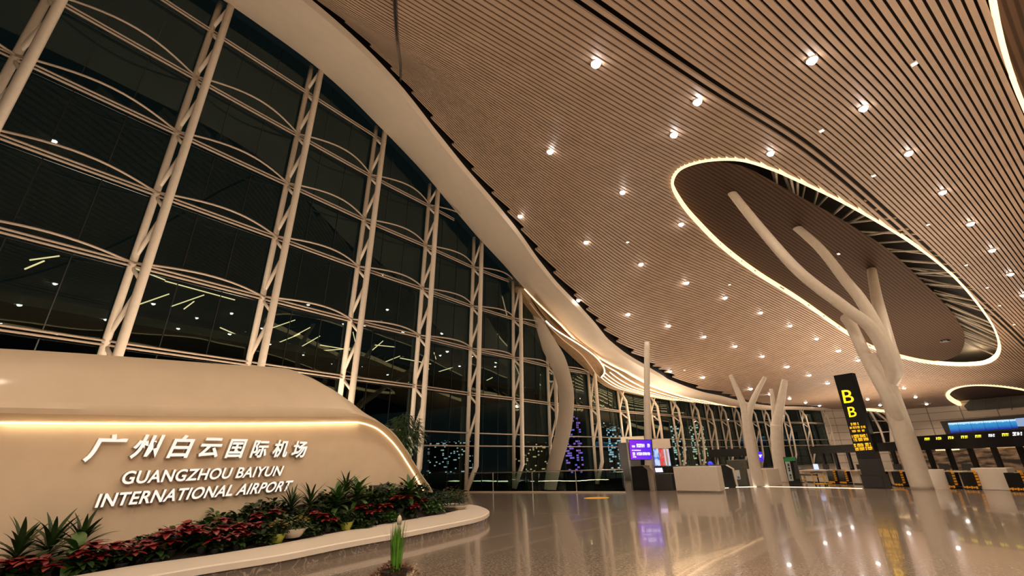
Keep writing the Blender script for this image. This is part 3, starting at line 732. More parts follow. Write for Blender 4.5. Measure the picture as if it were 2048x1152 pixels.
# ------------------------------------------------------------------ the airport sign
SP0 = np.array([-7.08, 8.7, 0]); SA = math.radians(34.0); SD = np.array([math.sin(SA), math.cos(SA), 0]); SN = np.array([math.cos(SA), -math.sin(SA), 0])
def sg(px, py, off=0.0): return on_plane(px, py, SP0 + SN * off, SN)
sgn = thing('airport_sign', 'large cream sculpted sign wall lettered with the airport name', 'sign', tuple(SP0))
NSM = 90
c0 = [(-220, 845), (0, 845), (150, 845.7), (300, 846.5), (450, 846.5), (600, 845.5), (700, 844), (720, 845.3), (738, 850), (757, 859), (778, 877), (796, 898), (812, 922), (828, 948), (842, 973), (847, 984)]
c1 = [(-220, 822), (0, 826), (150, 829), (300, 832), (450, 833.7), (600, 834), (700, 833.3), (722, 834), (742, 840), (762, 849), (785, 868), (806, 894), (825, 925), (843, 953), (858, 974), (864, 985)]
c2 = [(-220, 794), (0, 802), (150, 805.5), (300, 809.5), (450, 812.5), (600, 814.5), (690, 818), (720, 828), (741, 838.5), (761, 848), (785, 867.5), (806, 893.5), (825.5, 924.5), (843.5, 952.5), (858.5, 973.5), (864.5, 984.5)]
c3 = [(-220, 686), (0, 697), (150, 706), (300, 717), (450, 728.5), (560, 735.5), (600, 747), (660, 782), (710, 818), (748, 840), (785, 866), (806, 892), (826, 924), (844, 952), (859, 973), (865, 984)]
def crs(P, off, n=NSM):
    Q = resample([np.array(p, float) for p in catmull([np.array(p, float) for p in P], 6)], n)
    offs_ = off if hasattr(off, '__len__') else [off] * n
    return [sg(q[0], q[1], o_) for q, o_ in zip(Q, offs_)]
# matching parameters: resample each contour by the same knots
def knots(P, offs_, sub=6):
    Q = catmull([np.array(p, float) for p in P], sub); ofk = np.interp(np.linspace(0, 1, len(Q)), np.linspace(0, 1, len(offs_)), offs_)
    return [sg(q[0], q[1], o_) for q, o_ in zip(Q, ofk)]
k16 = np.array([0, .07, .13, .2, .27, .35, .43, .47, .53, .6, .67, .74, .8, .87, .94, 1])
o1 = [.42] * 7 + [.40, .36, .32, .28, .24, .2, .18, .16, .15]
o2 = [.40] * 7 + [.37, .33, .29, .25, .21, .17, .15, .13, .12]
o3 = [-.75] * 5 + [-.7, -.55, -.3, -.1, .0, .02, .03, .03, .03, .03, .03]
K0, K1, K2, K3 = knots(c0, [0] * 16), knots(c1, o1), knots(c2, o2), knots(c3, o3)
mid = []; mid2 = []
for a, b in zip(K2, K3):
    mid.append(a + (b - a) * .45 + np.array([0, 0, 1]) * .10 * float(np.linalg.norm(b - a)) + SN * .02); mid2.append(a + (b - a) * .8 + np.array([0, 0, 1]) * .06 * float(np.linalg.norm(b - a)))
KB = [p - SN * .9 for p in K3]
KB2 = [np.array([p[0], p[1], 0]) - SN * .2 for p in KB]
K1b = [p + np.array([0, 0, .03]) * 0 for p in K1]
mb = MB(); mb.loft([K0, K1]); mb.loft([K1, [a * .55 + b * .45 + SN * .03 for a, b in zip(K1, K2)], K2]); mb.loft([K2, mid, mid2, K3]); mb.loft([K3, KB, KB2])
putin(mb.build('shell', 'cream', sgn, smooth='auto'), sgn)
# front panel, from the LED line down to the planting
base_px = [(-220, 1180), (0, 1140), (205, 1103), (290, 1088), (400, 1060), (590, 1011), (740, 984), (847, 974)]
def wallbase(px): return float(np.interp(px, [b[0] for b in base_px], [b[1] for b in base_px]))
bm = bmesh.new(); top = [p for p in K0]
low = []
for p in top:
    px, py = proj(p); q = sg(px, max(wallbase(px), py + 1), 0); low.append(q)
mb = MB(); mb.loft([top, [a * .5 + b * .5 for a, b in zip(top, low)], low]); 
spn = putin(mb.build('front_panel', 'panel', sgn), sgn)
mb = MB(); mb.loft([low, [np.array([p[0], p[1], .02]) - SN * .12 for p in low]])
putin(mb.build('recessed_plinth', 'charcoal', sgn), sgn)
mb = MB(); mb.tube([p + SN * .012 - np.array([0, 0, .010]) for p in K0[:-2]], .009, 6); putin(mb.build('light_line', 'led', sgn), sgn)
def linelamp(P, e, n):
    Q = resample(P, n + 1)
    for a, b in zip(Q, Q[1:]):
        l = bpy.data.lights.new('led_line_lamp', 'AREA'); l.shape = 'RECTANGLE'; v = b - a; l.size = float(np.linalg.norm(v)); l.size_y = .03; l.energy = e; l.color = (1, .76, .45)
        o = bpy.data.objects.new('led_line_lamp', l); C.objects.link(o); c = (a + b) / 2 + SN * .05
        z = Vector(SN * -.3 + np.array([0, 0, 1.0])).normalized(); x = Vector(v).normalized(); y = z.cross(x).normalized(); z = x.cross(y)
        mt = Matrix((x, y, z)).transposed().to_4x4(); mt.translation = Vector(c); o.matrix_world = mt
linelamp(K0[6:40], 4, 3)

def glyphs(body, shear=0, offset=0, size=1, space=1):
    cu = bpy.data.curves.new('t', 'FONT'); cu.body = body; cu.shear = shear; cu.offset = offset; cu.size = size; cu.space_character = space
    cu.resolution_u = 4
    ob = bpy.data.objects.new('t', cu); C.objects.link(ob); dg = bpy.context.evaluated_depsgraph_get(); dg.update()
    me = bpy.data.meshes.new_from_object(ob.evaluated_get(dg)); bpy.data.objects.remove(ob); bpy.data.curves.remove(cu)
    V = np.array([v.co[:] for v in me.vertices]).reshape(-1, 3); Fs = [tuple(p.vertices) for p in me.polygons]
    ed = {}
    for f in Fs:
        for a, b in zip(f, f[1:] + f[:1]): ed[(a, b)] = 1
    rim = [(a, b) for a, b in ed if (b, a) not in ed]
    bpy.data.meshes.remove(me)
    return V, Fs, rim
def put_glyphs(mb, G, quad, nrm, d0, d1):
    # quad: bottom-left, bottom-right, top-right, top-left of the lettering's box on its surface
    V, Fs, rim = G; x0, y0 = V[:, 0].min(), V[:, 1].min(); x1, y1 = V[:, 0].max(), V[:, 1].max()
    bl, br, tr, tl = quad; P = []
    for v in V:
        u, t = (v[0] - x0) / (x1 - x0), (v[1] - y0) / (y1 - y0)
        P.append((bl * (1 - u) + br * u) * (1 - t) + (tl * (1 - u) + tr * u) * t)
    n = len(P)
    mb.add([p + nrm * d1 for p in P], Fs, 0)
    mb.add([p + nrm * d1 for p in P] + [p + nrm * d0 for p in P], [(a, a + n, b + n, b) for a, b in rim], 1)
OFF = .13
chars = [('广', 172, 252, 868, 924), ('州', 264, 326, 869, 917.5), ('白', 337, 388, 870, 916), ('云', 400, 444, 875.5, 915), ('国', 452, 493, 878, 916), ('际', 501, 537, 880.6, 915.4), ('机', 546, 575.5, 880, 915), ('场', 584, 614.5, 882, 915.4)]
mb = MB()
for ch, xa, xb, ya, yb in chars:
    G = glyphs(ch, .22, .026); xm = (xa + xb) / 2; ym = (ya + yb) / 2
    L_, R_ = sg(xa, ym, OFF), sg(xb, ym, OFF); T_, B_ = sg(xm, ya, OFF), sg(xm, yb, OFF)
    q = [np.array([L_[0], L_[1], B_[2]]), np.array([R_[0], R_[1], B_[2]]), np.array([R_[0], R_[1], T_[2]]), np.array([L_[0], L_[1], T_[2]])]
    put_glyphs(mb, G, q, SN, -.11, 0)
mb.build('chinese_lettering', ['letter', 'letter_side'], spn)
for nm, body, q in (('english_lettering', 'GUANGZHOU BAIYUN', [(243, 969), (564, 951.5), (569, 931.5), (247, 942)]), ('english_lettering', 'INTERNATIONAL AIRPORT', [(189, 1016), (580, 981.5), (587.5, 960.5), (194, 988)])):
    G = glyphs(body, .2, .022, 1, 1.05); mb = MB(); put_glyphs(mb, G, [sg(a, b, OFF) for a, b in q], SN, -.11, 0)
    mb.build(nm, ['letter', 'letter_side'], spn)

# ------------------------------------------------------------------ planter
xyq = at_z(814, 1089.5)[:2]; Z1 = vh(xyq, 1062.8); Z0 = vh(xyq, 1074)
FRONTPX = [(140, 1179), (293.7, 1152), (416.7, 1131), (560, 1109), (673, 1087), (761, 1071.5), (814, 1062.8), (901.5, 1046), (949, 1036.5), (969.6, 1030), (978, 1024)]
out_ = [at_z(p[0], p[1], Z1)[:2] for p in FRONTPX]
d0_ = (out_[0] - out_[2]); d0_ = d0_ / np.linalg.norm(d0_)
out_ = [out_[0] + d0_ * 3.5] + out_ + [np.array(q) for q in ((-.92, 15.0), (-1.15, 16.0), (-1.6, 17.2), (-2.6, 18.4))]
outc = catmull(out_, 5)
CURBPX = [(60, 1166), (280, 1129), (417, 1110.5), (560, 1087), (673, 1064.5), (776, 1046.5), (841, 1035), (895.5, 1025.5), (926, 1016.6), (937, 1009)]
inner = [at_z(p[0], p[1], Z1)[:2] for p in CURBPX]
d1_ = inner[0] - inner[2]; d1_ = d1_ / np.linalg.norm(d1_)
inner = [inner[0] + d1_ * 3.0] + inner[:-1] + [np.array((-1.85, 16.7)), np.array((-2.9, 17.8))]
inc = catmull(inner, 7)
pl = thing('flower_planter', 'curved planter with white coping and veined marble skirt before the cream sign', 'planter', (-3, 10, 0))
oo, ii = resample(outc, 70), resample(inc, 70)
def shr(P, e):
    P = [np.asarray(p) for p in P]; o = []
    for i, p in enumerate(P):
        t = P[min(i + 1, len(P) - 1)] - P[max(i - 1, 0)]; t = t / np.linalg.norm(t); o.append(p + np.array([-t[1], t[0]]) * e)
    return o
ob_ = shr(oo, .05)
v3 = lambda P, z: [np.array([p[0], p[1], z]) for p in P]
mb = MB(); mb.loft([v3(oo, Z0), v3(oo, Z1 - .02), v3(shr(oo, .02), Z1), v3(ii, Z1), v3(ii, Z0 - .05)]); mb.loft([v3(ob_, Z0), v3(oo, Z0)])
putin(mb.build('coping', 'white', pl, smooth='auto'), pl)
mb = MB(); mb.loft([v3(ob_, -.01), v3(ob_, Z0 + .01)]); putin(mb.build('marble_skirt', 'marble', pl, True), pl)
def bedpt(px, s):
    cp = at_z(px, float(np.interp(px, [c[0] for c in CURBPX], [c[1] for c in CURBPX])), Z1); wp = sg(px, wallbase(px))
    p = cp * (1 - s) + wp * s; p[2] = (Z1 - .08) * (1 - s) + (wp[2] - .06) * s; return p
mb = MB(); pxs = np.linspace(-200, 845, 40)
mb.loft([[bedpt(x, f) for x in pxs] for f in (0, .35, .7, 1)]); 
E_ = [bedpt(845, f) for f in (0, .35, .7, 1)]; mb.loft([E_, [np.array([-1.8, 15.9, Z1 - .06]), np.array([-2.2, 15.9, Z1 + .05]), np.array([-2.6, 15.9, Z1 + .1]), np.array([-3.0, 16.0, Z1 + .1])], [np.array([-1.9, 16.8, Z1 - .06]), np.array([-2.3, 17.1, Z1]), np.array([-2.7, 17.5, Z1]), np.array([-3.1, 17.6, Z1])]])
tag(putin(mb.build('soil', 'soil', pl), pl), kind='stuff')

# ------------------------------------------------------------------ plants
def leaf(mb, base, dirv, L, Wd, droop, mi=0, seg=5, fold=.25, tip=1.0):
    d = Vector(dirv).normalized(); side = d.cross(Vector((0, 0, 1)))
    if side.length < 1e-3: side = Vector((1, 0, 0))
    side.normalize(); p = Vector([float(q) for q in base]); V = []; el = math.asin(max(-1, min(1, d.z))); hz = Vector((d.x, d.y, 0)); hz = hz.normalized() if hz.length > 1e-4 else Vector((1, 0, 0))
    for i in range(seg + 1):
        t = i / seg; w_ = Wd * (math.sin(math.pi * min(.98, .12 + .88 * t) ** tip)) ** .8 * .5
        a = el - droop * t; u = hz * math.cos(a) + Vector((0, 0, 1)) * math.sin(a); up = side.cross(u)
        if up.z < 0: up = -up
        V += [p - side * w_ + up * w_ * fold, p.copy(), p + side * w_ + up * w_ * fold]
        p = p + u * (L / seg)
    Fs = []
    for i in range(seg):
        for q in (0, 1): Fs.append((3 * i + q, 3 * i + q + 1, 3 * i + q + 4, 3 * i + q + 3))
    mb.add(V, Fs, mi)
def pot(r, h, mt, parent, flare=1.25):
    mb = MB(); mb.lathe([(r * .8, 0), (r * flare, h * .9), (r * flare * 1.06, h * .92), (r * flare * 1.06, h), (r * flare * .9, h), (r * flare * .88, h * .93), (.01, h * .93)], (0, 0, 0), 16)
    return mb.build('pot', mt, parent, smooth='auto')
def spiky(name, label, cat, loc, h, n, L, Wd, mt, group=None, sd=0, el=(.25, 1.35), droop=1.0, potr=.1, potm='charcoal'):
    r = random.Random(sd); t = thing(name, label, cat, tuple(loc), group)
    pot(potr, .12, potm, t); mb = MB(); mb.tube([(0, 0, .1), (0, 0, h)], .018, 6); mb.build('stem', 'leaf_dark', t)
    mb = MB()
    for i in range(n):
        a = i * 2.4 + r.random() * .5; u = i / n; e = el[0] + (el[1] - el[0]) * u + r.uniform(-.12, .12)
        leaf(mb, (0, 0, h * (.35 + .65 * u)), (math.cos(a) * math.cos(e), math.sin(a) * math.cos(e), math.sin(e)), L * r.uniform(.75, 1.1), Wd * r.uniform(.8, 1.15), droop * r.uniform(.6, 1.2) * (1.15 - .6 * u))
    mb.build('leaves', mt, t, True); return t
def poinsettia(label, loc, sd, sc_=1.0, group='poinsettias in the planter'):
    r = random.Random(sd); t = thing('poinsettia', label, 'plant', tuple(loc), group); t.scale = (sc_,) * 3
    pot(.07, .09, 'charcoal', t); g = MB(); b = MB()
    for i in range(30):
        a = r.random() * 6.28; e = r.uniform(-.3, .9); leaf(g, (.05 * math.cos(a), .05 * math.sin(a), r.uniform(.08, .2)), (math.cos(a) * math.cos(e), math.sin(a) * math.cos(e), math.sin(e)), r.uniform(.12, .2), .085, .7, seg=4)
    heads = [(.13 * math.cos(a), .13 * math.sin(a), .2 + .10 * r.random()) for a in (r.random(), 2.1 + r.random(), 4.2 + r.random())]
    for c in heads:
        for lay, (nn, L_, e) in enumerate(((6, .17, .05), (4, .11, .5))):
            for i in range(nn):
                a = i * 6.283 / nn + r.random() * .5; ee = e + r.uniform(-.15, .15)
                leaf(b, c, (math.cos(a) * math.cos(ee), math.sin(a) * math.cos(ee), math.sin(ee)), L_ * r.uniform(.75, 1.25), .088, .6, seg=4, fold=.15)
    g.build('green_leaves', 'leaf_dark', t, True); b.build('red_bracts', 'red', t, True); return t
def bushy(name, label, loc, rad, h, n, L, Wd, mt, sd, flower=None, nf=0, potm=None, cat='plant', group=None):
    r = random.Random(sd); t = thing(name, label, cat, tuple(loc), group); ph = .0
    if potm: pot(rad * .62, .16, potm, t); ph = .13
    mb = MB()
    for i in range(n):
        a = r.random() * 6.283; q = rad * math.sqrt(r.random()); z = ph + h * (1 - (q / rad) ** 2 * .6) * r.uniform(.35, 1)
        e = r.uniform(-.3, .9); leaf(mb, (q * .8 * math.cos(a), q * .8 * math.sin(a), z), (math.cos(a + r.uniform(-.8, .8)) * math.cos(e), math.sin(a + r.uniform(-.8, .8)) * math.cos(e), math.sin(e)), L * r.uniform(.7, 1.2), Wd, .8, seg=3)
    for i in range(5):
        a = r.random() * 6.28; mb.tube([(0, 0, ph * .6), (rad * .5 * math.cos(a), rad * .5 * math.sin(a), ph + h * .8)], .006, 4)
    mb.build('leaves', mt, t, True)
    if flower:
        fb = MB()
        for i in range(nf):
            a = r.random() * 6.283; q = rad * math.sqrt(r.random()); z = ph + h * (1.02 - (q / rad) ** 2 * .55)
            for k in range(5):
                b = k * 1.2566; leaf(fb, (q * math.cos(a), q * math.sin(a), z), (math.cos(b), math.sin(b), .35), .035, .03, .3, seg=2)
        fb.build('flowers', flower, t, True)
    return t
# left end: spiky cordylines
for px, s, hh, L_, lab in ((22, .55, .42, .46, 'dark spiky plant at the left edge before the cream sign'), (88, .72, .40, .50, 'dark spiky plant with the tallest leaves, second from the left edge of the planter'), (150, .70, .40, .48, 'dark spiky plant just left of the bare plinth of the sign')):
    spiky('cordyline', lab, 'plant', bedpt(px, s), hh * .95, 34, L_ * 1.05, .07, 'leaf_dark', 'dark spiky plants of the planter', px)
spiky('broadleaf_plant', 'broad glossy green leaves in a clear pot at the left end of the planter', 'plant', bedpt(140, .30), .36, 16, .42, .17, 'leaf_mid', None, 5, (.0, .8), 1.3, .09, 'lime')
i = 0
POIN = [(10, .12, 'red poinsettia at the lower left corner of the photo, first in the planter'), (45, .3, 'red poinsettia under the left spiky plants, behind the corner one'), (190, .25, 'red poinsettia just right of the broadleaf plant in the clear pot'), (225, .45, 'red poinsettia directly below the bare black plinth of the sign'), (262, .3, 'red poinsettia below the N of INTERNATIONAL'), (300, .5, 'red poinsettia in front of the first small leafy vine'), (335, .3, 'red poinsettia below the second small leafy vine, near the coping'), (372, .45, 'bright red poinsettia below the middle of INTERNATIONAL'), (405, .25, 'red poinsettia hanging lowest over the coping, left of the big flat one'), (455, .42, 'large flat bright red poinsettia with the highest bract, middle of the row'), (495, .32, 'red poinsettia just left of the yellow flowers in the white pot'), (528, .55, 'red poinsettia behind the lime pot, left of the yellow flowers'), (632, .3, 'bright red poinsettia just right of the white pot of yellow flowers'), (722, .35, 'red poinsettia between the bright green plant and the lime cone pot'), (765, .3, 'red poinsettia directly behind the tall grass in the foreground'), (800, .32, 'red poinsettia right behind the grass, half hidden by green leaves'), (840, .3, 'red poinsettia below the end of the lit frame of the sign'), (872, .25, 'last red poinsettia, next to the orange flowers at the end of the planter')]
for px, s, lab in POIN:
    p = bedpt(min(px, 845), s)
    if px > 845: p = at_z(px - 8, 1020, Z1) + np.array([-.18, .1, -.1])
    poinsettia(lab, p, 100 + px, 1.2 + .15 * math.sin(px))
for px, s, lab in ((70, .15, 'red poinsettia at the bottom edge below the broadleaf plant'), (165, .12, 'red poinsettia next to the coping at the clear pot'), (243, .15, 'red poinsettia at the coping below the I of INTERNATIONAL'), (315, .12, 'red poinsettia at the coping below the first vine'), (430, .15, 'red poinsettia at the coping below the large flat one'), (475, .15, 'red poinsettia at the coping left of the lime pot'), (655, .15, 'red poinsettia at the coping right of the white pot'), (745, .12, 'red poinsettia at the coping left of the tall grass'), (822, .12, 'red poinsettia at the coping right of the tall grass')):
    poinsettia(lab, bedpt(px, s), 300 + px, 1.05)
for px, s, hh, lab in ((310, .8, .34, 'small leafy vine against the sign, leftmost of the vines'), (352, .85, .3, 'thin leafy vine against the sign, second of the vines'), (402, .75, .36, 'light green leafy vine below the end of INTERNATIONAL'), (432, .85, .46, 'tall leafy vine below the gap before AIRPORT'), (482, .8, .40, 'leafy vine below the A of AIRPORT'), (512, .85, .5, 'leafy vine below the middle of AIRPORT'), (545, .8, .5, 'leafy vine below the end of AIRPORT'), (655, .85, .42, 'leafy shrub between the two dark spiky plants and the bright green plant'), (735, .8, .45, 'leafy shrub below the purple card at the sign'), (775, .75, .5, 'leafy shrub behind the tall grass blades'), (812, .85, .4, 'cream edged leafy shrub below the right end of the sign'), (838, .8, .4, 'leafy shrub at the foot of the lit frame'), (600, .5, .3, 'low leafy shrub between the yellow flowers and the spiky fan plant'), (640, .55, .34, 'low leafy shrub left of the bright green plants'), (755, .55, .3, 'low leafy shrub in front of the purple card'), (795, .5, .3, 'low leafy shrub left of the broad green rosette'), (700, .3, .25, 'low leafy shrub behind the lime cone pot'), (835, .45, .3, 'low leafy shrub right of the broad green rosette'), (610, .18, .22, 'low leafy shrub at the coping just right of the white pot'), (570, .4, .3, 'low leafy shrub right behind the yellow flowers'), (665, .3, .25, 'low leafy shrub at the coping left of the lime cone pot'), (775, .15, .2, 'low leafy shrub at the coping behind the grass blades'), (525, .2, .22, 'low leafy shrub at the coping left of the lime pot'), (720, .1, .2, 'low leafy shrub at the coping right of the lime cone pot')):
    bushy('leafy_vine', lab, bedpt(px, s), .34, hh * .9, 95, .15, .10, 'leaf_mid' if px in (402, 432, 775, 735) else 'leaf_dark', px, group='leafy vines of the planter', flower='petal_orange' if px in (735, 812) else None, nf=8)
for px, s, hh, lab in ((580, .75, .24, 'dark spiky plant behind the yellow flowers'), (618, .72, .34, 'dark spiky plant with fan of thin leaves, right of the one behind the yellow flowers'), (690, .85, .42, 'dark spiky plant half hidden behind the bright green plant')):
    spiky('cordyline', lab, 'plant', bedpt(px, s), hh * .85, 34, .50, .055, 'leaf_dark', 'dark spiky plants of the planter', px)
for px, s, hh, lab in ((672, .5, .42, 'bright green broadleaf plant beside the lime cone pot'), (712, .6, .42, 'bright green broadleaf plant with arching leaves below the purple card'), (818, .5, .42, 'broad green rosette near the right end of the planter')):
    spiky('broadleaf_plant', lab, 'plant', bedpt(px, s), hh * 1.1, 28, .48, .13, 'leaf_mid', 'bright green broadleaf plants', px, (.0, 1.2), 1.1, .08, 'charcoal')
for px, s, potm, lab in ((583, .18, 'pot', 'yellow flowering plant in a white pot on the planter edge'), (553, .12, 'lime', 'small flowering plant in a lime pot left of the white pot'), (692, .1, 'lime', 'lime cone pot with drooping green leaves on the planter edge')):
    bushy('flowering_plant', lab, bedpt(px, s) + np.array([0, 0, .02]), .36 if potm == 'pot' else .2, .26, 150, .12, .05, 'leaf_dark', px, 'petal_yellow' if px != 692 else None, 26 if px != 692 else 0, potm)
bushy('flowering_plant', 'orange and cream flowering plant in a white pot at the tip of the planter', (-2.1, 15.7, Z1 - .05), .62, .55, 330, .14, .06, 'leaf_dark', 77, 'petal_orange', 34, 'pot')
bushy('flowering_plant', 'blue flowering plant behind the last poinsettia at the end of the planter', (-2.75, 15.3, Z1), .55, .62, 240, .17, .08, 'leaf_dark', 78, 'petal_blue', 14)
bushy('leafy_vine', 'dark leafy shrub between the last poinsettia and the orange flowers', (-2.55, 14.3, Z1), .45, .38, 170, .15, .09, 'leaf_mid', 79)
# purple card box
p = bedpt(752, .92); d = 1.0
mb = MB(); mb.box((0, 0, .13), (.10, .09, .26), SA); mb.box((.0, 0, .265), (.16, .12, .02), SA)
mb.add([(.06, .05, .1), (.24, .28, .12), (.25, .29, .36), (.16, .18, .28), (.07, .06, .3)], [(0, 1, 2, 3, 4)]); mb.add([(.05, .06, .1), (.23, .29, .12), (.24, .30, .36), (.15, .19, .28), (.06, .07, .3)], [(4, 3, 2, 1, 0)])
o = mb.build('card_box', 'purple'); o.location = p; tag(o, 'small purple grey card box with torn flap against the sign', 'box')
# bushy tree behind the sign
p = at_z(808, 985, 0); p = at_dist(806, 960, 19.5); p[2] = 0
t = thing('potted_tree', 'dark bushy potted tree behind the right shoulder of the sign', 'tree', tuple(p)); pot(.3, .5, 'charcoal', t)
zc_ = vh(p[:2], 868); mb = MB(); mb.tube([(0, 0, .4), (0, 0, zc_)], .05, 8); mb.build('trunk', 'leaf_dark', t)
mb = MB(); r = random.Random(3)
for i in range(950):
    a = r.random() * 6.283; u = r.uniform(-1, 1); q = r.random() ** .4; e = r.uniform(-.9, .3)
    c = (.78 * q * math.sqrt(1 - u * u) * math.cos(a), .78 * q * math.sqrt(1 - u * u) * math.sin(a), zc_ + .78 * q * u)
    leaf(mb, c, (math.cos(a) * math.cos(e), math.sin(a) * math.cos(e), math.sin(e)), .26, .06, .6, seg=3)
mb.build('crown', 'leaf_dark', t, True)
# foreground pot with tall grass
p = at_z(788, 1150, .20); p[2] = 0
t = thing('grass_pot', 'pot of tall bright green grass with rusty foliage in the foreground', 'plant', tuple(p)); pot(.14, .26, 'charcoal', t)
ht = vh(p[:2], 1036); mb = MB(); r = random.Random(9)
for i in range(110):
    a = r.random() * 6.283; q = .07 * math.sqrt(r.random()); x, y = q * math.cos(a) + .02, q * math.sin(a); h_ = (ht - .24) * r.uniform(.55, 1.0)
    leaf(mb, (x, y, .24), (x * .9, y * .9, 1), h_, .016, .06, seg=5, tip=.9)
mb.build('grass_blades', 'leaf_bright', t, True)
mb = MB()
for i in range(16):
    a = r.random() * 6.283; leaf(mb, (.02, 0, .24), (math.cos(a) * .25, math.sin(a) * .25, 1), (ht - .24) * r.uniform(.7, .95), .005, .35, seg=6)
mb.build('thin_stems', 'leaf_dark', t, True)
mb = MB(); 
for i in range(520):
    a = r.random() * 6.283; q = .31 * math.sqrt(r.random()); z = .17 + .19 * (1 - (q / .31) ** 2) * r.uniform(.4, 1); e = r.uniform(-.1, 1.1)
    leaf(mb, (q * math.cos(a), q * math.sin(a), z), (math.cos(a) * math.cos(e), math.sin(a) * math.cos(e), math.sin(e)), .05, .022, .5, seg=2)
mb.build('rusty_foliage', 'rust', t, True)
mb = MB(); mb.tube([(.03, .02, ht - .25), (.03, .02, ht - .02)], [.012, .03], 8); mb.lathe([(.03, -.06), (.034, 0), (.02, .04), (.004, .055)], (.03, .02, ht - .02), 10); mb.build('white_plume', 'pot', t, True)

# ------------------------------------------------------------------ tree columns
def limb(mb, P, r0, r1, seg=16):
    Q = catmull(P, 8); n = len(Q); mb.tube(Q, [r0 + (r1 - r0) * i / (n - 1) for i in range(n)], seg)
tb = at_z(1846, 978); tb[2] = 0
def trunk_at(py, dx=0):      # point on the trunk's vertical at a picture height
    return np.array([tb[0], tb[1], vh(tb[:2], py)])
tree = thing('tree_column', 'great white branching column rising through the oval ceiling recess', 'column', tuple(tb))
tz = vh(tb[:2], 700)
mb = MB(); limb(mb, [tb, tb + np.array([-.05, 0, tz * .35]), tb + np.array([-.1, 0, tz * .7]), tb + np.array([-.1, 0, tz * .97])], .40, .36, 24)
putin(mb.build('trunk', 'steel', tree, True), tree)
J = at_dist(1752, 668, math.hypot(*tb[:2])); Jl = trunk_at(800)
fork = tb + np.array([-.1, 0, tz * .72])
for nm, path, rr in (('branch', [fork, at_dist(1782, 735, 25.9), at_dist(1745, 660, 25.3), at_dist(1690, 615, 24.4), at_dist(1600, 545, 22.5), at_dist(1525, 462, 21.6), hitc(1462, 384, .35)], (.30, .19)),
                     ('branch', [fork, at_dist(1786, 735, 26), at_dist(1757, 662, 26), at_dist(1722, 600, 26), at_dist(1690, 560, 26.2), at_dist(1640, 497, 26.8), hitc(1592, 454, .35)], (.29, .20)),
                     ('branch', [fork, at_dist(1790, 740, 26.2), at_dist(1776, 688, 27), at_dist(1764, 640, 28.6), at_dist(1752, 590, 31.5), hitc(1743, 538, .35)], (.31, .25)),
                     ('branch', [trunk_at(860), at_dist(1782, 805, 25.9), at_dist(1752, 750, 26.0), at_dist(1724, 697, 26.4), at_dist(1702, 650, 27.3), at_dist(1692, 636, 27.8)], (.27, .25))):
    mb = MB(); limb(mb, path, *rr); putin(mb.build(nm, 'steel', tree, True), tree)
pb = at_z(1868, 977); mb = MB(); hp = vh(pb[:2], 939)
mb.lathe([(.52, 0), (.52, hp - .03), (.50, hp)], (pb[0], pb[1], 0), 28); o = mb.build('round_plinth', 'white', smooth='auto'); tag(o, 'white round plinth at the foot of the great branching column', 'plinth')
# Y column on a plinth
yb = at_z(1519, 973); D_ = math.hypot(*yb[:2])
ycol = thing('tree_column', 'white Y shaped column on a square plinth beside the reception desk', 'column', tuple(yb))
def yq(px, py, k=0): return at_dist(px, py, D_ + k)
mb = MB(); limb(mb, [yb, yq(1510.5, 938), yq(1503.5, 900), yq(1494, 843), yq(1492, 828)], .30, .24); putin(mb.build('trunk', 'steel', ycol, True), ycol)
mb = MB(); limb(mb, [yq(1494, 845), yq(1488, 815), yq(1477, 787), yq(1461, 750)], .24, .11); putin(mb.build('branch', 'steel', ycol, True), ycol)
mb = MB(); limb(mb, [yq(1495, 845), yq(1499, 820), yq(1511, 790), yq(1530, 754)], .23, .10); putin(mb.build('branch', 'steel', ycol, True), ycol)
def slab(name, mt, corners, depth, h=None, top_py=None, label=None, cat=None, z0=0.0, group=None, parent=None, D=None, skirt=None):
    """box whose front foot runs between two pixels on the floor; depth is away from the viewer"""
    (xa, ya), (xb, yb2) = corners
    a, b = (at_z(xa, ya, z0), at_z(xb, yb2, z0)) if D is None else (at_dist(xa, ya, D), at_dist(xb, yb2, D))
    a[2] = b[2] = z0
    if h is None: h = vh(((a + b) / 2)[:2], top_py) - z0
    v = b - a; n_ = np.array([-v[1], v[0], 0]); n_ = n_ / np.linalg.norm(n_)
    if n_ @ ((a + b) / 2 - O) < 0: n_ = -n_
    n_ *= depth; up = np.array([0, 0, h]); mb = MB(); base = a.copy()
    mb.hexa([a, b, b + n_, a + n_], [a + up, b + up, b + n_ + up, a + n_ + up])
    o = mb.build(name, mt, parent)
    if parent is not None: putin(o, parent)
    else:
        for vv in o.data.vertices: vv.co = vv.co - Vector(a)
        o.location = a
    bv = o.modifiers.new('b', 'BEVEL'); bv.width = min(.02, h * .1, depth * .1); bv.segments = 2
    if label: tag(o, label, cat, group)
    return o, a, b, n_, h
o, *_ = slab('column_plinth', 'white', [(1500, 972), (1538, 973)], 1.1, top_py=938, label='square white plinth under the Y shaped column', cat='plinth')
y2 = at_z(1566, 964); D2 = math.hypot(*y2[:2])
yc2 = thing('tree_column', 'white forked column farther off, right of the Y shaped column', 'column', tuple(y2))
mb = MB(); limb(mb, [y2, at_dist(1562, 940, D2), at_dist(1556, 900, D2), at_dist(1553, 850, D2)], .38, .34); putin(mb.build('trunk', 'steel', yc2, True), yc2)
mb = MB(); limb(mb, [at_dist(1553, 855, D2), at_dist(1557, 825, D2), at_dist(1563, 795, D2), at_dist(1569.5, 760, D2)], .33, .17); putin(mb.build('branch', 'steel', yc2, True), yc2)
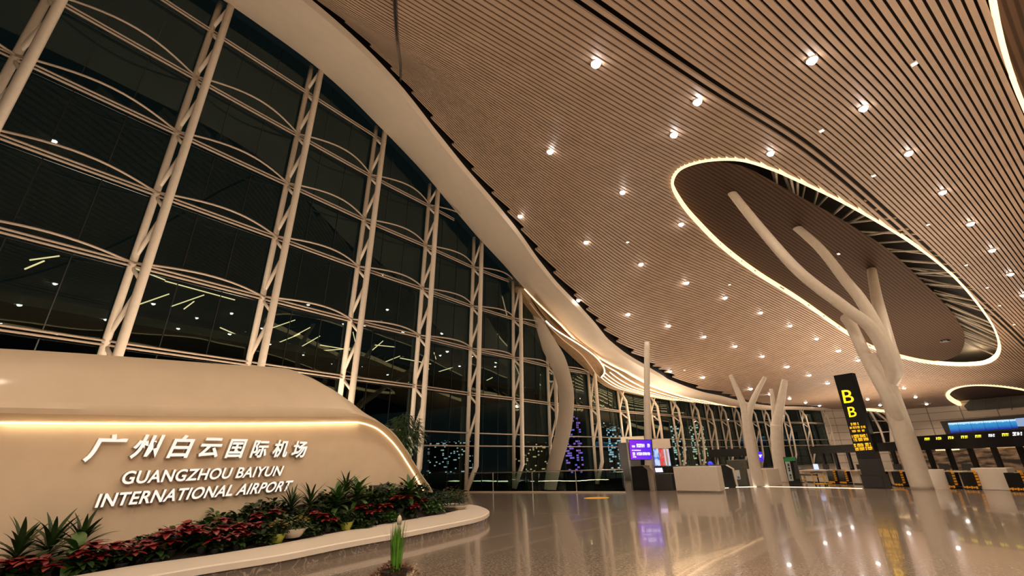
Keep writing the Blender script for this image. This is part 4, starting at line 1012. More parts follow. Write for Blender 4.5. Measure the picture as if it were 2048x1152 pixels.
mb = MB(); limb(mb, [at_dist(1552, 855, D2), at_dist(1549, 830, D2), at_dist(1545.5, 800, D2), at_dist(1542, 778, D2)], .2, .10); putin(mb.build('branch', 'steel', yc2, True), yc2)
pb_ = at_z(1298, 975); DP = math.hypot(*pb_[:2])
mb = MB(); limb(mb, [pb_, at_dist(1297, 900, DP), at_dist(1294, 800, DP), at_dist(1294, 684, DP)], .25, .16); o = mb.build('slim_column', 'steel', smooth=True)
tag(o, 'slim white column standing free behind the purple screen, reaching up before the ceiling', 'column')

# ------------------------------------------------------------------ B tower
a, b = at_z(1728, 977), at_z(1775, 978); tz_ = vh(((a + b) / 2)[:2], 748.5)
tw = thing('sign_tower', 'tall black information tower with two yellow letters B', 'sign', tuple((a + b) / 2))
v = (b - a); wd_ = float(np.linalg.norm(v)); ang = math.atan2(v[1], v[0]); nb = np.array([math.sin(ang), -math.cos(ang), 0])
if nb @ a > 0: nb = -nb
zl_ = vh(((a + b) / 2)[:2], 918); zk = vh(((a + b) / 2)[:2], 950); c_ = (a + b) / 2 - nb * .22
mb = MB(); mb.box((c_[0], c_[1], (tz_ + zl_) / 2), (wd_ * .88, .36, tz_ - zl_), ang); tup = putin(mb.build('upper_body', 'black', tw), tw)
mb = MB(); mb.box((c_[0], c_[1], (zl_ + zk) / 2), (wd_ * .88, .36, zl_ - zk), ang); putin(mb.build('lower_body', 'charcoal', tw), tw)
mb = MB(); mb.box((c_[0], c_[1], zk / 2), (wd_, .44, zk), ang); mb.box((c_[0] + nb[0] * .225, c_[1] + nb[1] * .225, zk / 2), (wd_ * .82, .02, zk * .8), ang); mb.box((c_[0], c_[1], zk), (wd_ * 1.02, .46, .03), ang)
putin(mb.build('foot', 'charcoal', tw), tw)
tp = c_ + nb * .19
def onface(px, py): return on_plane(px, py, tp, nb)
G = glyphs('B', 0, 0.0)
for q in ([(1688.5, 806.5), (1709, 804.5), (1703, 779), (1683, 781)], [(1699, 834.5), (1714, 832.5), (1709.5, 812.5), (1694.5, 814.5)]):
    mb = MB(); put_glyphs(mb, G, [onface(*p) for p in q], nb, -.005, .01); mb.build('yellow_letter', ['amber', 'amber'], tup)
# worn rows of amber text below the letters, unreadable in the photograph
def textbars(mb, quad, rows, seed, nrm, fill=.8, mi=0):
    r = random.Random(seed); bl, br, tr, tl = quad
    def P(u, t): return (bl * (1 - u) + br * u) * (1 - t) + (tl * (1 - u) + tr * u) * t + nrm * .012
    for (u0, u1, t0, t1) in rows:
        x = u0; ch = (t1 - t0) * .55
        while x < u1 - .01:
            w_ = min(r.uniform(.5, 1.1) * ch, u1 - x)
            if r.random() < fill:
                k = r.choice((0, 1, 2))
                segs = [(x, x + w_ * .28, t0, t1), (x, x + w_ * .9, t1 - (t1 - t0) * .28, t1), (x + w_ * .6, x + w_ * .85, t0, t1)] if k == 0 else [(x, x + w_ * .9, t0, t0 + (t1 - t0) * .3), (x + w_ * .35, x + w_ * .6, t0, t1), (x, x + w_ * .9, t0 + (t1 - t0) * .6, t1)] if k == 1 else [(x, x + w_ * .25, t0, t1), (x + w_ * .4, x + w_ * .62, t0, t1), (x + w_ * .25, x + w_ * .8, t0 + (t1 - t0) * .4, t0 + (t1 - t0) * .65)]
                for (p0, p1, q0, q1) in segs: mb.add([P(p0, q0), P(p1, q0), P(p1, q1), P(p0, q1)], [(0, 1, 2, 3)], mi)
            x += w_ * 1.12
quad = [onface(1707, 902), onface(1748, 899), onface(1733, 842), onface(1692, 845)]
for k, row in enumerate([(.22, .72, .88, .97), (.12, .88, .76, .84), (.15, .8, .64, .71), (.12, .86, .44, .55), (.12, .88, .32, .42), (.1, .92, .12, .24), (.12, .95, 0, .1)]):
    mb = MB(); textbars(mb, quad, [row], 4 + k, nb); mb.build('amber_text_line', 'amber_dim', tup)

# ------------------------------------------------------------------ reception desk group
S_ = 26.2
kio = at_z(1265, 982); 
scr = thing('screen_stand', 'purple lit notice screen on two steel posts at the reception', 'screen', tuple(kio))
ka, kb = at_z(1266, 982), at_z(1313, 982); kn = np.array([-(kb - ka)[1], (kb - ka)[0], 0]); kn /= np.linalg.norm(kn); kn = -kn if kn @ ka > 0 else kn
def onk(px, py, e=0): return on_plane(px, py, ka + kn * e, kn)
for px0, py0, px1, py1 in ((1266, 982, 1255.5, 878), (1313, 982, 1303, 879)):
    A = at_z(px0, py0); mb = MB(); mb.box((A[0], A[1], vh(A[:2], py1) / 2), (.09, .09, vh(A[:2], py1)), math.atan2((kb - ka)[1], (kb - ka)[0])); putin(mb.build('post', 'chrome', scr), scr)
def m_screen():
    m = bpy.data.materials.new('purple_screen'); m.use_nodes = True; nt = m.node_tree; p = nt.nodes['Principled BSDF']; N = nt.nodes.new; L = nt.links.new
    tc = N('ShaderNodeTexCoord'); gr = N('ShaderNodeSeparateXYZ'); L(tc.outputs['Generated'], gr.inputs[0]); r = N('ShaderNodeValToRGB')
    r.color_ramp.elements[0].color = (.28, .02, .80, 1); r.color_ramp.elements[1].color = (.07, .02, .85, 1); L(gr.outputs['X'], r.inputs[0]); L(r.outputs[0], p.inputs['Emission Color']); p.inputs['Emission Strength'].default_value = .9
    p.inputs['Base Color'].default_value = (.02, .01, .04, 1); p.inputs['Roughness'].default_value = .2
    return m
sq4 = [onk(1261.5, 919, .05), onk(1304, 919, .05), onk(1301.5, 880, .05), onk(1258, 880, .05)]
mb = MB(); mb.hexa([sq4[0] - kn * .1, sq4[1] - kn * .1, sq4[1], sq4[0]], [sq4[3] - kn * .1, sq4[2] - kn * .1, sq4[2], sq4[3]]); dsp = putin(mb.build('display', m_screen(), scr), scr)
mb = MB(); e4 = [onk(1260.5, 920, .03), onk(1305.5, 920, .03), onk(1302.5, 879, .03), onk(1257, 879, .03)]; mb.hexa([e4[0] - kn * .12, e4[1] - kn * .12, e4[1], e4[0]], [e4[3] - kn * .12, e4[2] - kn * .12, e4[2], e4[3]]); putin(mb.build('bezel', 'black', scr), scr)
for k, rows_ in enumerate([[(.08, .28, .62, .72)], [(.34, .95, .62, .80)], [(.1, .52, .44, .49)], [(.12, .24, .2, .36)], [(.32, .95, .22, .36)], [(.12, .28, .1, .16)]]):
    mb = MB(); textbars(mb, sq4, rows_, 8 + k, kn, .95); mb.build('white_text_line', 'white_led', dsp)
# low wing with black side and cream edge, left of the desk
o, *_ = slab('desk_wing', 'black', [(1266, 981), (1301, 980.5)], 1.2, top_py=932, label='black desk wing directly below the purple screen', cat='desk')
wa, wb = at_z(1303, 981), at_z(1312, 982); wz = vh(wa[:2], 939)
mb = MB(); q = [np.array([0, 0, 0.]), wb - wa]; nn = np.array([-.05, .5, 0])
mb.hexa([wa, wb, wb + nn, wa + nn], [wa + [0, 0, wz], wb + [0, 0, wz - .05], wb + nn + [0, 0, wz - .05], wa + nn + [0, 0, wz]]); A2 = wa + [-.25, .1, wz + .22]
mb.hexa([wa + [0, 0, wz], wb + [0, 0, wz - .05], wb + nn + [0, 0, wz - .05], wa + nn + [0, 0, wz]], [A2, A2 + (wb - wa), A2 + (wb - wa) + nn, A2 + nn])
for i_ in range(len(mb.v)): mb.v[i_] = tuple(np.array(mb.v[i_]) - wa)
o = mb.build('wing_edge', 'white'); o.location = wa; tag(o, 'cream bent end board on the right side of the black desk wing', 'end board')
o, *_ = slab('side_counter', 'charcoal', [(1314, 981), (1347, 981)], .5, top_py=947, label='dark counter with shelf between the desk wing and the white reception desk', cat='counter')
mb = MB(); A = at_z(1314, 981); B = at_z(1347, 981); hz = vh(A[:2], 946); 
o, *_ = slab('back_counter', 'black', [(1316, 976), (1460, 975)], .3, top_py=931, label='long black back counter behind the white reception desk', cat='counter')
tp0 = at_dist(1318, 941, math.hypot(*A[:2]) + .3); mb = MB(); mb.box((0, 0, 0), (.42, .3, .03), 0); mb.box((0, 0, .017), (.36, .25, .006), 0, 1); o = mb.build('tablet', ['black', mat('tablet_screen', (.5, .4, .8), emit=(.75, .6, 1), estr=1.3)]); o.location = tp0; o.location[2] = hz + .12; o.rotation_euler = (.9, 0, -.15)
tag(o, 'glowing tablet tilted on the dark side counter', 'tablet')
o, *_ = slab('reception_desk', 'white', [(1352.5, 981), (1441, 982.5)], .55, top_py=933, label='plain white front desk of the reception island', cat='desk')
o2, *_ = slab('kick_plate', 'chrome', [(1354, 985), (1441, 986)], .5, h=.08, parent=None, label='steel kick strip on the floor under the white reception desk', cat='kick strip')
# right wing: black body with pale bent edge
ra = at_z(1472, 975.5); rz_ = vh(ra[:2], 938); dd_ = at_z(1440, 976) - ra
rw = thing('desk_wing', 'black desk wing with pale bent edge at the right end of the reception desk', 'desk', tuple(ra))
mb = MB(); nn = np.array([.1, .5, 0]); P5 = [ra * 1, ra + dd_, ra + dd_ + [0, 0, rz_ + .2], ra + dd_ * .45 + [0, 0, rz_ + .2], ra + [-.05, 0, rz_]]
V = [p for p in P5] + [p + nn for p in P5]; mb.add(V, [(0, 1, 2, 3, 4), (9, 8, 7, 6, 5)] + [(i, i + 5, (i + 1) % 5 + 5, (i + 1) % 5) for i in range(5)]); putin(mb.build('body', 'black', rw), rw)
mb = MB(); E = [ra + [.02, -.02, .05], ra + [-.03, -.02, rz_], ra + dd_ * .42 + [0, -.02, rz_ + .2]]; mb.loft([[p + nn * -.1 for p in E], [p + nn * -.1 + [.10, 0, .02] for p in E]]); putin(mb.build('pale_edge', 'white', rw), rw)
# olive grey cabinet with notice
o, ca, cb, cn, ch = slab('grey_cabinet', 'cabinet', [(1462, 972), (1496, 972)], .8, top_py=920, label='dark olive grey cabinet between reception desk and Y shaped column', cat='cabinet')
cnn = -cn / np.linalg.norm(cn)
def onc(px, py): return on_plane(px, py, ca + cnn * .015, cnn)
mb = MB(); mb.add([onc(1473, 959), onc(1481.5, 958.5), onc(1478.5, 940), onc(1469.5, 940.5)], [(0, 1, 2, 3)], 0)
mb.add([p + cnn * .012 for p in (onc(1475.5, 957.5), onc(1480, 957), onc(1478.6, 952.5), onc(1474.4, 953))], [(0, 1, 2, 3)], 1)
P_ = [onc(1473, 959), onc(1481.5, 958.5), onc(1478.5, 940), onc(1469.5, 940.5)]
mb.add([p - cnn * .012 for p in P_], [(3, 2, 1, 0)], 0)
tag(mb.build('notice_sheet', [mat('paper', (.75, .74, .72), .6, noise=.05), mat('blue_print', (.18, .25, .55), .6, noise=.1)]), 'white notice sheet with blue print on the dark grey cabinet', 'notice')
# advertising wall behind
Dw = 40.0
adw = thing('advert_wall', 'cream stand with bright advert posters behind the purple screen', 'advert stand', tuple(at_dist(1325, 940, Dw)))
def box_px(px0, px1, pyt, pyb, D, dep):
    a, b, = at_dist(px0, pyb, D), at_dist(px1, pyb, D); n_ = np.array([-(b - a)[1], (b - a)[0], 0]); n_ /= np.linalg.norm(n_); n_ = n_ if n_ @ a > 0 else -n_
    m_ = (a + b) / 2; z0, z1 = vh(m_[:2], pyb), vh(m_[:2], pyt); a[2] = b[2] = z0; up = np.array([0, 0, z1 - z0]); n_ = n_ * dep
    mb = MB(); mb.hexa([a, b, b + n_, a + n_], [a + up, b + up, b + n_ + up, a + n_ + up]); return mb
mb = box_px(1303, 1342, 878, 896.5, Dw, 1.0); mb2 = box_px(1342, 1346, 879, 985, Dw, 1.0); mb.add(mb2.v, mb2.f); mb3 = box_px(1300, 1304, 879, 985, Dw, 1.); mb.add(mb3.v, mb3.f); putin(mb.build('cream_frame', 'beam', adw), adw)
for k, (x0, x1, c0_, c1_) in enumerate(((1305.5, 1310, (.45, .15, .7), (.1, .05, .3)), (1310.5, 1321, (.55, .7, 1), (.02, .2, .75)), (1321.5, 1331, (.75, .04, .05), (.55, .2, .15)), (1331.5, 1342, (.5, .75, 1), (.75, .45, .7)))):
    m = bpy.data.materials.new('poster_%d' % k); m.use_nodes = True; nt = m.node_tree; p = nt.nodes['Principled BSDF']; N = nt.nodes.new; L = nt.links.new
    tc = N('ShaderNodeTexCoord'); n_ = N('ShaderNodeTexNoise'); n_.inputs['Scale'].default_value = 2.2; n_.inputs['Distortion'].default_value = 1.5; L(tc.outputs['Object'], n_.inputs['Vector']); rr = N('ShaderNodeValToRGB'); rr.color_ramp.elements[0].position = .42; rr.color_ramp.elements[1].position = .58
    rr.color_ramp.elements[0].color = c0_ + (1,); rr.color_ramp.elements[1].color = c1_ + (1,); L(n_.outputs['Fac'], rr.inputs[0]); L(rr.outputs[0], p.inputs['Emission Color']); p.inputs['Emission Strength'].default_value = .85; p.inputs['Base Color'].default_value = (.05, .05, .05, 1)
    putin(box_px(x0, x1, 897.5, 931.5, Dw + .1, .1).build('poster', m, adw), adw)
mb = box_px(1304, 1343, 931.5, 975, Dw + .1, .6); putin(mb.build('lower_panel', 'charcoal', adw), adw)
hd = thing('kiosk_head', 'cream kiosk roof with dark cabin beyond the balustrade, left of the purple screen', 'kiosk', tuple(at_dist(1265, 940, 41)))
putin(box_px(1242, 1289, 873, 884.5, 38.5, 1.2).build('roof', 'beam', hd), hd); putin(box_px(1246, 1288, 884.5, 976, 38.7, .9).build('cabin', 'charcoal', hd), hd)
dk = thing('dark_kiosk', 'dark kiosk with wide black canopy behind the reception desk', 'kiosk', tuple(at_dist(1458, 940, 43)))
putin(box_px(1421, 1496, 898, 913.5, 43, 2).build('canopy', 'black', dk), dk)
for x in (1424, 1434, 1445, 1462, 1478, 1492): putin(box_px(x, x + 4.5, 913.5, 966, 43.3, .3).build('post', 'black', dk), dk)
putin(box_px(1424, 1494, 935, 966, 44.5, .3).build('counter', 'charcoal', dk), dk)
p = at_dist(1421.5, 931, 29.5); mb = MB(); bm = bmesh.new(); bmesh.ops.create_icosphere(bm, subdivisions=2, radius=.14); mb.add([v.co for v in bm.verts], [tuple(q.index for q in f.verts) for f in bm.faces]); bm.free()
mb.lathe([(.06, -.16), (.09, -.12)], (0, 0, 0), 10); o = mb.build('blue_globe', mat('blue_globe', (.03, .03, .3), emit=(.04, .05, .9), estr=.8), smooth=True); o.location = p; o.location[2] = vh(p[:2], 928); tag(o, 'small glowing blue globe on the back counter', 'globe')
# blue totem screen
Dt = 42.; tt = thing('totem_screen', 'narrow blue portrait screen on a stand right of the Y shaped column', 'screen', tuple(at_dist(1521, 940, Dt)))
putin(box_px(1515.5, 1527.5, 903.5, 922.5, Dt, .15).build('display', mat('blue_screen', (.03, .02, .3), emit=(.06, .02, .75), estr=.9), tt), tt)
mb = box_px(1518, 1524, 909.5, 911, Dt - .05, .03); q_ = box_px(1519.5, 1522.5, 911, 914.5, Dt - .05, .03); mb.add(q_.v, q_.f); putin(mb.build('white_mark', 'white_led', tt), tt)
putin(box_px(1519, 1524, 922.5, 966, Dt + .05, .1).build('stand', 'black', tt), tt)
# green topped notice board
o, ga, gb, gn, gh = slab('board_frame', 'black', [(1579, 972), (1603.5, 972)], .35, top_py=914)
gk = thing('notice_stand', 'green topped black notice stand with a white vertical sheet', 'notice stand', tuple(ga)); o.parent = gk; o.location = (0, 0, 0)
gnn = -gn / np.linalg.norm(gn)
def ong(px, py, e=.012): return on_plane(px, py, ga + gnn * e, gnn)
mb = MB(); mb.add([ong(1568.6, 923), ong(1591, 921.5), ong(1589.5, 914.5), ong(1567, 916)], [(0, 1, 2, 3)]); putin(mb.build('green_header', 'green_led', gk), gk)
mb = MB(); mb.add([ong(1578, 962), ong(1587.5, 961.5), ong(1579.5, 923), ong(1570, 923.5)], [(0, 1, 2, 3)]); putin(mb.build('white_sheet', mat('grey_sheet', (.45, .52, .52), .5, noise=.1), gk), gk)
mb = MB(); qd = [ong(1580, 960, .014), ong(1585.5, 959.5, .014), ong(1579, 926, .014), ong(1573.5, 926.5, .014)]; textbars(mb, [qd[3], qd[0], qd[1], qd[2]], [(.02, .98, .2, .8)], 3, gnn, 1); putin(mb.build('sheet_text', 'black', gk), gk)
mb = MB(); mb.add([ong(1592, 958), ong(1600, 957.5), ong(1594.5, 924), ong(1586.5, 924.5)], [(0, 1, 2, 3)]); putin(mb.build('grey_sheet', 'charcoal', gk), gk)

# ------------------------------------------------------------------ barrier, floor lights, stickers
Db = 33.
bar = thing('barrier', 'black belt barrier crossing in front of the luggage trolleys', 'barrier', tuple(at_dist(1590, 949, Db)))
A, B = at_dist(1574, 949, Db), at_dist(1634, 950, Db - 2); mb = MB(); mb.tube([A, B], .04, 6); putin(mb.build('belt', 'black', bar), bar)
for u in (0, .45, 1): q = A * (1 - u) + B * u; mb = MB(); mb.tube([(q[0], q[1], 0), (q[0], q[1], q[2] + .06)], .035, 8); mb.lathe([(.16, 0), (.14, .03)], (q[0], q[1], 0), 14); putin(mb.build('post', 'black', bar), bar)
def strip(name, pxs, w_, mt, label, z=.012):
    P = [at_z(*p) for p in pxs]; mb = MB()
    for a, b in zip(P, P[1:]):
        d = b - a; d /= np.linalg.norm(d); n_ = np.array([-d[1], d[0], 0]) * w_; mb.hexa([a - n_, b - n_, b + n_, a + n_], [q + np.array([0, 0, z]) for q in (a - n_, b - n_, b + n_, a + n_)])
    return tag(mb.build(name, mt), label, 'floor strip')
strip('floor_light', [(1539, 973.3), (1660, 975.5), (1724, 977.2)], .035, mat('floor_led', (1, .85, .6), emit=(1, .8, .5), estr=2), 'thin bright light strip in the floor left of the black tower')
strip('floor_light', [(1782, 979.3), (1812, 979.8)], .03, 'yellow', 'short golden strip in the floor right of the black tower')
strip('floor_light', [(1442, 976.5), (1470, 974.5), (1538, 972.8)], .10, mat('floor_led_white', (1, .95, .85), emit=(1, .9, .75), estr=1.6), 'white light band on the floor between the reception desk and the square plinth')
p = at_z(1193, 996); mb = MB(); mb.lathe([(.55, 0), (.55, .006)], (0, 0, 0), 28, 0); mb.lathe([(.33, .006), (.33, .008)], (0, 0, 0), 24, 1); o = mb.build('floor_sticker', ['floor_sign', 'orange']); o.location = p; tag(o, 'round yellow sticker on the polished floor before the balustrade', 'floor sticker')

# ------------------------------------------------------------------ check-in row
BP = [(1677, 967), (1703, 967.8), (1794, 970.2), (1832, 971.6), (1909, 977), (1952, 979), (2043, 983)]       # feet of the black bag gauges
pts = [at_z(*p) for p in BP]
line0, line1 = at_z(1640, 966), at_z(2060, 983.5); dv = line1 - line0; dv /= np.linalg.norm(dv); nv = np.array([-dv[1], dv[0], 0]); nv = nv if nv @ line0 > 0 else -nv
HC = vh(pts[4][:2], 943)
rzl = math.atan2(dv[1], dv[0])
def along(u, off=0, z=0): return line0 + dv * u + nv * off + np.array([0, 0, z])
def upar(p): return float((p - line0) @ dv)
us = [upar(p) for p in pts]
desc = ['at the left end of the row, left of the black tower', 'second from the left end, just left of the black tower', 'first right of the black tower', 'right beside the great branching column on its left', 'just right of the round plinth', 'half hidden by the big blank white panel', 'at the right edge of the photo']
for i, (u, dsc) in enumerate(zip(us, desc)):
    p = along(u, 0); t = thing('bag_gauge', 'black orange baggage gauge ' + dsc, 'baggage gauge', tuple(p), 'black and orange baggage gauges')
    W_ = .40 if i < 4 else .50; h_ = HC
    mb = MB(); mb.box((0, 0, h_ * .55), (W_, .35, h_ * .85), rzl); mb.build('body', 'black', t)
    mb = MB(); e = dv * W_ * .5
    for q_ in range(6): mb.box((nv[0] * -.19 + dv[0] * W_ * (q_ - 2.5) * .17, nv[1] * -.19 + dv[1] * W_ * (q_ - 2.5) * .17, h_ * .13), (W_ * .11, .03, h_ * (.14 if q_ % 2 else .09)), rzl)
    for q_ in range(5): mb.box((e[0] - nv[0] * .1, e[1] - nv[1] * .1, h_ * (.28 + .16 * q_)), (.035, .12, h_ * .11), rzl)
    mb.box((e[0] * .6, e[1] * .6, h_ * 1.02), (W_ * .22, .08, h_ * .12), rzl); mb.build('orange_trim', 'orange', t)
    mb = MB(); mb.box((0, 0, .03), (W_ * .9, .4, .06), rzl); mb.build('foot', 'black', t)
# counters between the gauges
cu_ = [us[0] - 2.2, us[0], us[1], us[2] - 1.4, us[2], us[3], us[4] - .9, us[4], us[5]]
edges = sorted(set([us[0] - 2.4] + us + [(us[1] + us[2]) / 2, (us[3] + us[4]) / 2]))
for i, (a, b) in enumerate(zip(edges, edges[1:])):
    if b - a < .8 or proj(along((a + b) / 2, .45))[0] > 1960: continue
    c = along((a + b) / 2, .45); ww = b - a - .62
    pxm = proj(c)[0]
    t = thing('check_in_counter', 'white check-in counter %s' % (['left of every baggage gauge', 'between the first two baggage gauges', 'directly left of the black tower', 'directly right of the black tower', 'left of the great branching column', 'behind the great branching column', 'right of the round plinth', 'just before the big blank white panel', 'behind the big blank white panel', 'at the far right'][min(i, 9)]), 'counter', tuple(c), 'white check-in counters')
    mb = MB(); mb.box((0, 0, HC * .53), (ww, .7, HC * .9), rzl); mb.build('body', 'white', t)
    mb = MB(); mb.box((-nv[0] * .08, -nv[1] * .08, HC), (ww + .25, .9, .04), rzl); mb.build('top', 'white', t)
    mb = MB(); mb.box((0, 0, .05), (ww * .98, .66, .10), rzl); mb.build('kick_plate', 'charcoal', t)
    e = dv * ww * .2; mb = MB(); mb.box((e[0], e[1], HC + .16), (.34, .04, .24), rzl + .2); mb.box((e[0], e[1], HC + .04), (.05, .05, .1), rzl); mb.build('monitor', 'charcoal', t)
o, *_ = slab('blank_panel', 'white', [(1956, 979.3), (2030, 981.5)], .5, top_py=936, label='big blank white counter front at the right edge of the photo', cat='counter')
# roof fascia of the check-in row
cl, cr = along(us[0] - 1.8, .9), along(us[-1] + 3, .9)
zt_, zb2 = vh(along(us[3], .2)[:2], 884), vh(along(us[3], .2)[:2], 902)
fas = thing('check_in_canopy', 'black canopy beam carrying lit counter signs above the check-in row', 'canopy', tuple(cl))
L_ = float(np.linalg.norm(cr - cl)); c = (cl + cr) / 2
mb = MB(); mb.box((c[0], c[1], (zt_ + zb2) / 2), (L_, .7, zt_ - zb2), rzl); putin(mb.build('beam', 'black', fas), fas)
sa = us[3] + .5; s0, s1 = along(sa, .8), along(us[-1] + 3, .8); cm = (s0 + s1) / 2; zs0 = zt_; zs1 = vh(along(us[4], .3)[:2], 869)
mb = MB(); mb.box((cm[0], cm[1], (zs0 + zs1) / 2), (float(np.linalg.norm(s1 - s0)), .4, zs1 - zs0), rzl); sbx = putin(mb.build('sign_box', 'black', fas), fas)
fn = -nv; fp0 = along(0, .8 - .21)
def onf(px, py): return on_plane(px, py, fp0, fn)
mb = MB()
for k, (x0, x1, y0, y1) in enumerate(((1850, 1860, 882, 875.5), (1873, 1884, 880.6, 874), (1897, 1909, 879.5, 872.5), (1923, 1936, 878, 871.2), (1951, 1963, 876.2, 869.8), (1978, 1990, 874.7, 868), (2005, 2018, 873, 866.3), (2026, 2045, 872, 864))):
    qd = [onf(x0, y0), onf(x1, y0 - .5), onf(x1 - .6, y1 - .5), onf(x0 - .6, y1)]
    mb = MB(); textbars(mb, qd, [(0, 1, .05, .95)], k + 20, fn, 1); mb.build('counter_number', 'white_led' if k in (5, 7) else 'yellow_led', sbx)
for u in np.arange(us[0] - 1.4, us[-1] + 2.6, .85):
    q = along(u, .95); mb = MB(); mb.box((q[0], q[1], (zb2 + HC) / 2), (.16, .12, zb2 - HC + .06), rzl); putin(mb.build('post', 'black', fas), fas)
# lit hall seen between the posts
bk = thing('back_hall_wall', 'warm lit back wall with shelves seen between the black posts of the check-in row', 'back wall', tuple(along(0, 7)))
def m_back():
    m = bpy.data.materials.new('back_hall'); m.use_nodes = True; nt = m.node_tree; p = nt.nodes['Principled BSDF']; N = nt.nodes.new; L = nt.links.new
    tc = N('ShaderNodeTexCoord'); mp = N('ShaderNodeMapping'); mp.inputs['Rotation'].default_value = (0, 0, -rzl); mp.inputs['Scale'].default_value = (1.1, 1, 4); L(tc.outputs['Object'], mp.inputs[0]); n_ = N('ShaderNodeTexNoise'); n_.inputs['Scale'].default_value = 1.3; n_.inputs['Detail'].default_value = 4; L(mp.outputs[0], n_.inputs['Vector']); r = N('ShaderNodeValToRGB'); e = r.color_ramp.elements
    e[0].position = .42; e[0].color = (.05, .045, .04, 1); e[1].position = .66; e[1].color = (.55, .40, .28, 1); L(n_.outputs['Fac'], r.inputs[0]); L(r.outputs[0], p.inputs['Base Color'])
    return m
mb = MB(); q0, q1 = along(us[0] - 3, 7), along(us[-1] + 6, 7); mb.hexa([q0, q1, q1 + nv * .2, q0 + nv * .2], [q + np.array([0, 0, 2.0]) for q in (q0, q1, q1 + nv * .2, q0 + nv * .2)]); putin(mb.build('wall_panel', m_back(), bk), bk)
for k, (u0, u1, z) in enumerate(((1, 2.2, 1.45), (3.5, 5.2, 1.5), (6.5, 8, 1.4), (9, 10.5, 1.5), (11.5, 12.4, 1.45))):
    q0 = along(u0, 6.9, z); q1 = along(u1, 6.9, z); mb = MB(); mb.tube([q0, q1], .04, 6); putin(mb.build('light_line', 'led_soft', bk), bk)
# cream pillar at the right edge
p = at_z(2062, 984); p = p + nv * 1.5; p[2] = 0; t = thing('cream_pillar', 'warm lit cream pillar with capital at the right edge of the photo', 'pillar', tuple(p)); zt_p = vh(p[:2], 880)
mb = MB(); mb.lathe([(.34, 0), (.34, zt_p)], (0, 0, 0), 24); mb.build('shaft', 'beam', t, smooth='auto'); mb = MB(); mb.lathe([(.36, zt_p), (.5, zt_p + .02), (.5, zt_p + .22)], (0, 0, 0), 24); mb.build('capital', 'charcoal', t, smooth='auto')
# self check-in kiosk and trolleys
kq = at_z(1640, 965); t = thing('self_service_kiosk', 'slim black self-service kiosk with pale blue screen left of the check-in row', 'kiosk', tuple(kq)); hk = vh(kq[:2], 939); h2 = vh(kq[:2], 928)
mb = MB(); mb.box((0, 0, hk / 2), (.28, .2, hk), rzl); mb.box((0, 0, .02), (.4, .4, .04), rzl); mb.build('body', 'black', t)
mb = MB(); mb.box((0, 0, (hk + h2) / 2), (.30, .05, h2 - hk), rzl); mb.build('display', mat('kiosk_screen', (.4, .5, .8), emit=(.5, .6, 1), estr=1), t)
def trolley(loc, label):
    t = thing('luggage_trolley', label, 'trolley', tuple(loc), 'yellow luggage trolleys')
    mb = MB(); mb.tube([(-.3, -.25, .1), (.35, -.2, .1), (.35, .2, .1), (-.3, .25, .1), (-.3, -.25, .1)], .03, 6); mb.tube([(-.3, -.25, .1), (-.38, -.25, .62)], .025, 6); mb.tube([(-.3, .25, .1), (-.38, .25, .62)], .025, 6); mb.build('frame', 'yellow', t)
    mb = MB(); mb.tube([(-.38, -.28, .62), (-.42, 0, .66), (-.38, .28, .62)], .03, 6); mb.build('handle', 'black', t)
    mb = MB(); mb.tube([(-.36, -.25, .4), (-.1, -.2, .42), (-.1, .2, .42), (-.36, .25, .4)], .02, 6); mb.build('basket', 'yellow', t)
    for x, y in ((-.28, -.22), (-.28, .22), (.32, 0)): mb = MB(); mb.box((x, y, .045), (.09, .03, .09)); mb.build('wheel', 'black', t)
    return t
for (px, py), lab in (((1541, 965), 'yellow luggage trolley just right of the square plinth'), ((1555, 964), 'yellow luggage trolley left of the green topped notice stand, second of the pair'), ((1648, 972), 'yellow luggage trolley right of the slim self-service kiosk'), ((1612, 962.5), 'yellow luggage trolley right of the green topped notice stand')):
    t = trolley(at_z(px, py), lab); t.rotation_euler = (0, 0, R.random() * 3)

# ------------------------------------------------------------------ end wall
ew = [np.array([48.6, 75.7]), xy_of(23.5, 93), xy_of(-12, 95)]
ewz = [8.6, 8.2, 8.2]
def m_tiles():
    m = bpy.data.materials.new('cream_wall_panels'); m.use_nodes = True; nt = m.node_tree; p = nt.nodes['Principled BSDF']; N = nt.nodes.new; L = nt.links.new
    tc = N('ShaderNodeTexCoord'); mp = N('ShaderNodeMapping'); mp.inputs['Rotation'].default_value = (math.pi / 2, 0, math.radians(0)); L(tc.outputs['Object'], mp.inputs[0]); br = N('ShaderNodeTexBrick'); br.offset = 0; br.inputs['Scale'].default_value = 1; br.inputs['Brick Width'].default_value = 2.4; br.inputs['Row Height'].default_value = 1.1; br.inputs['Mortar Size'].default_value = .04
    br.inputs['Color1'].default_value = (.62, .53, .44, 1); br.inputs['Color2'].default_value = (.58, .50, .41, 1); br.inputs['Mortar'].default_value = (.2, .17, .14, 1)
    L(mp.outputs[0], br.inputs['Vector']); L(br.outputs['Color'], p.inputs['Base Color']); p.inputs['Roughness'].default_value = .4; return m
mb = MB()
for i in (0, 1):
    a, b = ew[i], ew[i + 1]; mb.add([(a[0], a[1], 0), (b[0], b[1], 0), (b[0], b[1], ewz[i + 1]), (a[0], a[1], ewz[i])], [(0, 1, 2, 3)])
struct(mb.build('wall_end', m_tiles()))
def one(px, py, off=-.05):
    for a, b in ((ew[0], ew[1]), (ew[1], ew[2])):
        v = np.r_[b - a, 0]; n_ = np.array([v[1], -v[0], 0]); n_ /= np.linalg.norm(n_); q = on_plane(px, py, np.r_[a, 0] + n_ * .08, n_); s = (q[:2] - a) @ v[:2] / (v @ v)
        if 0 <= s <= 1: return q, n_
    return q, n_
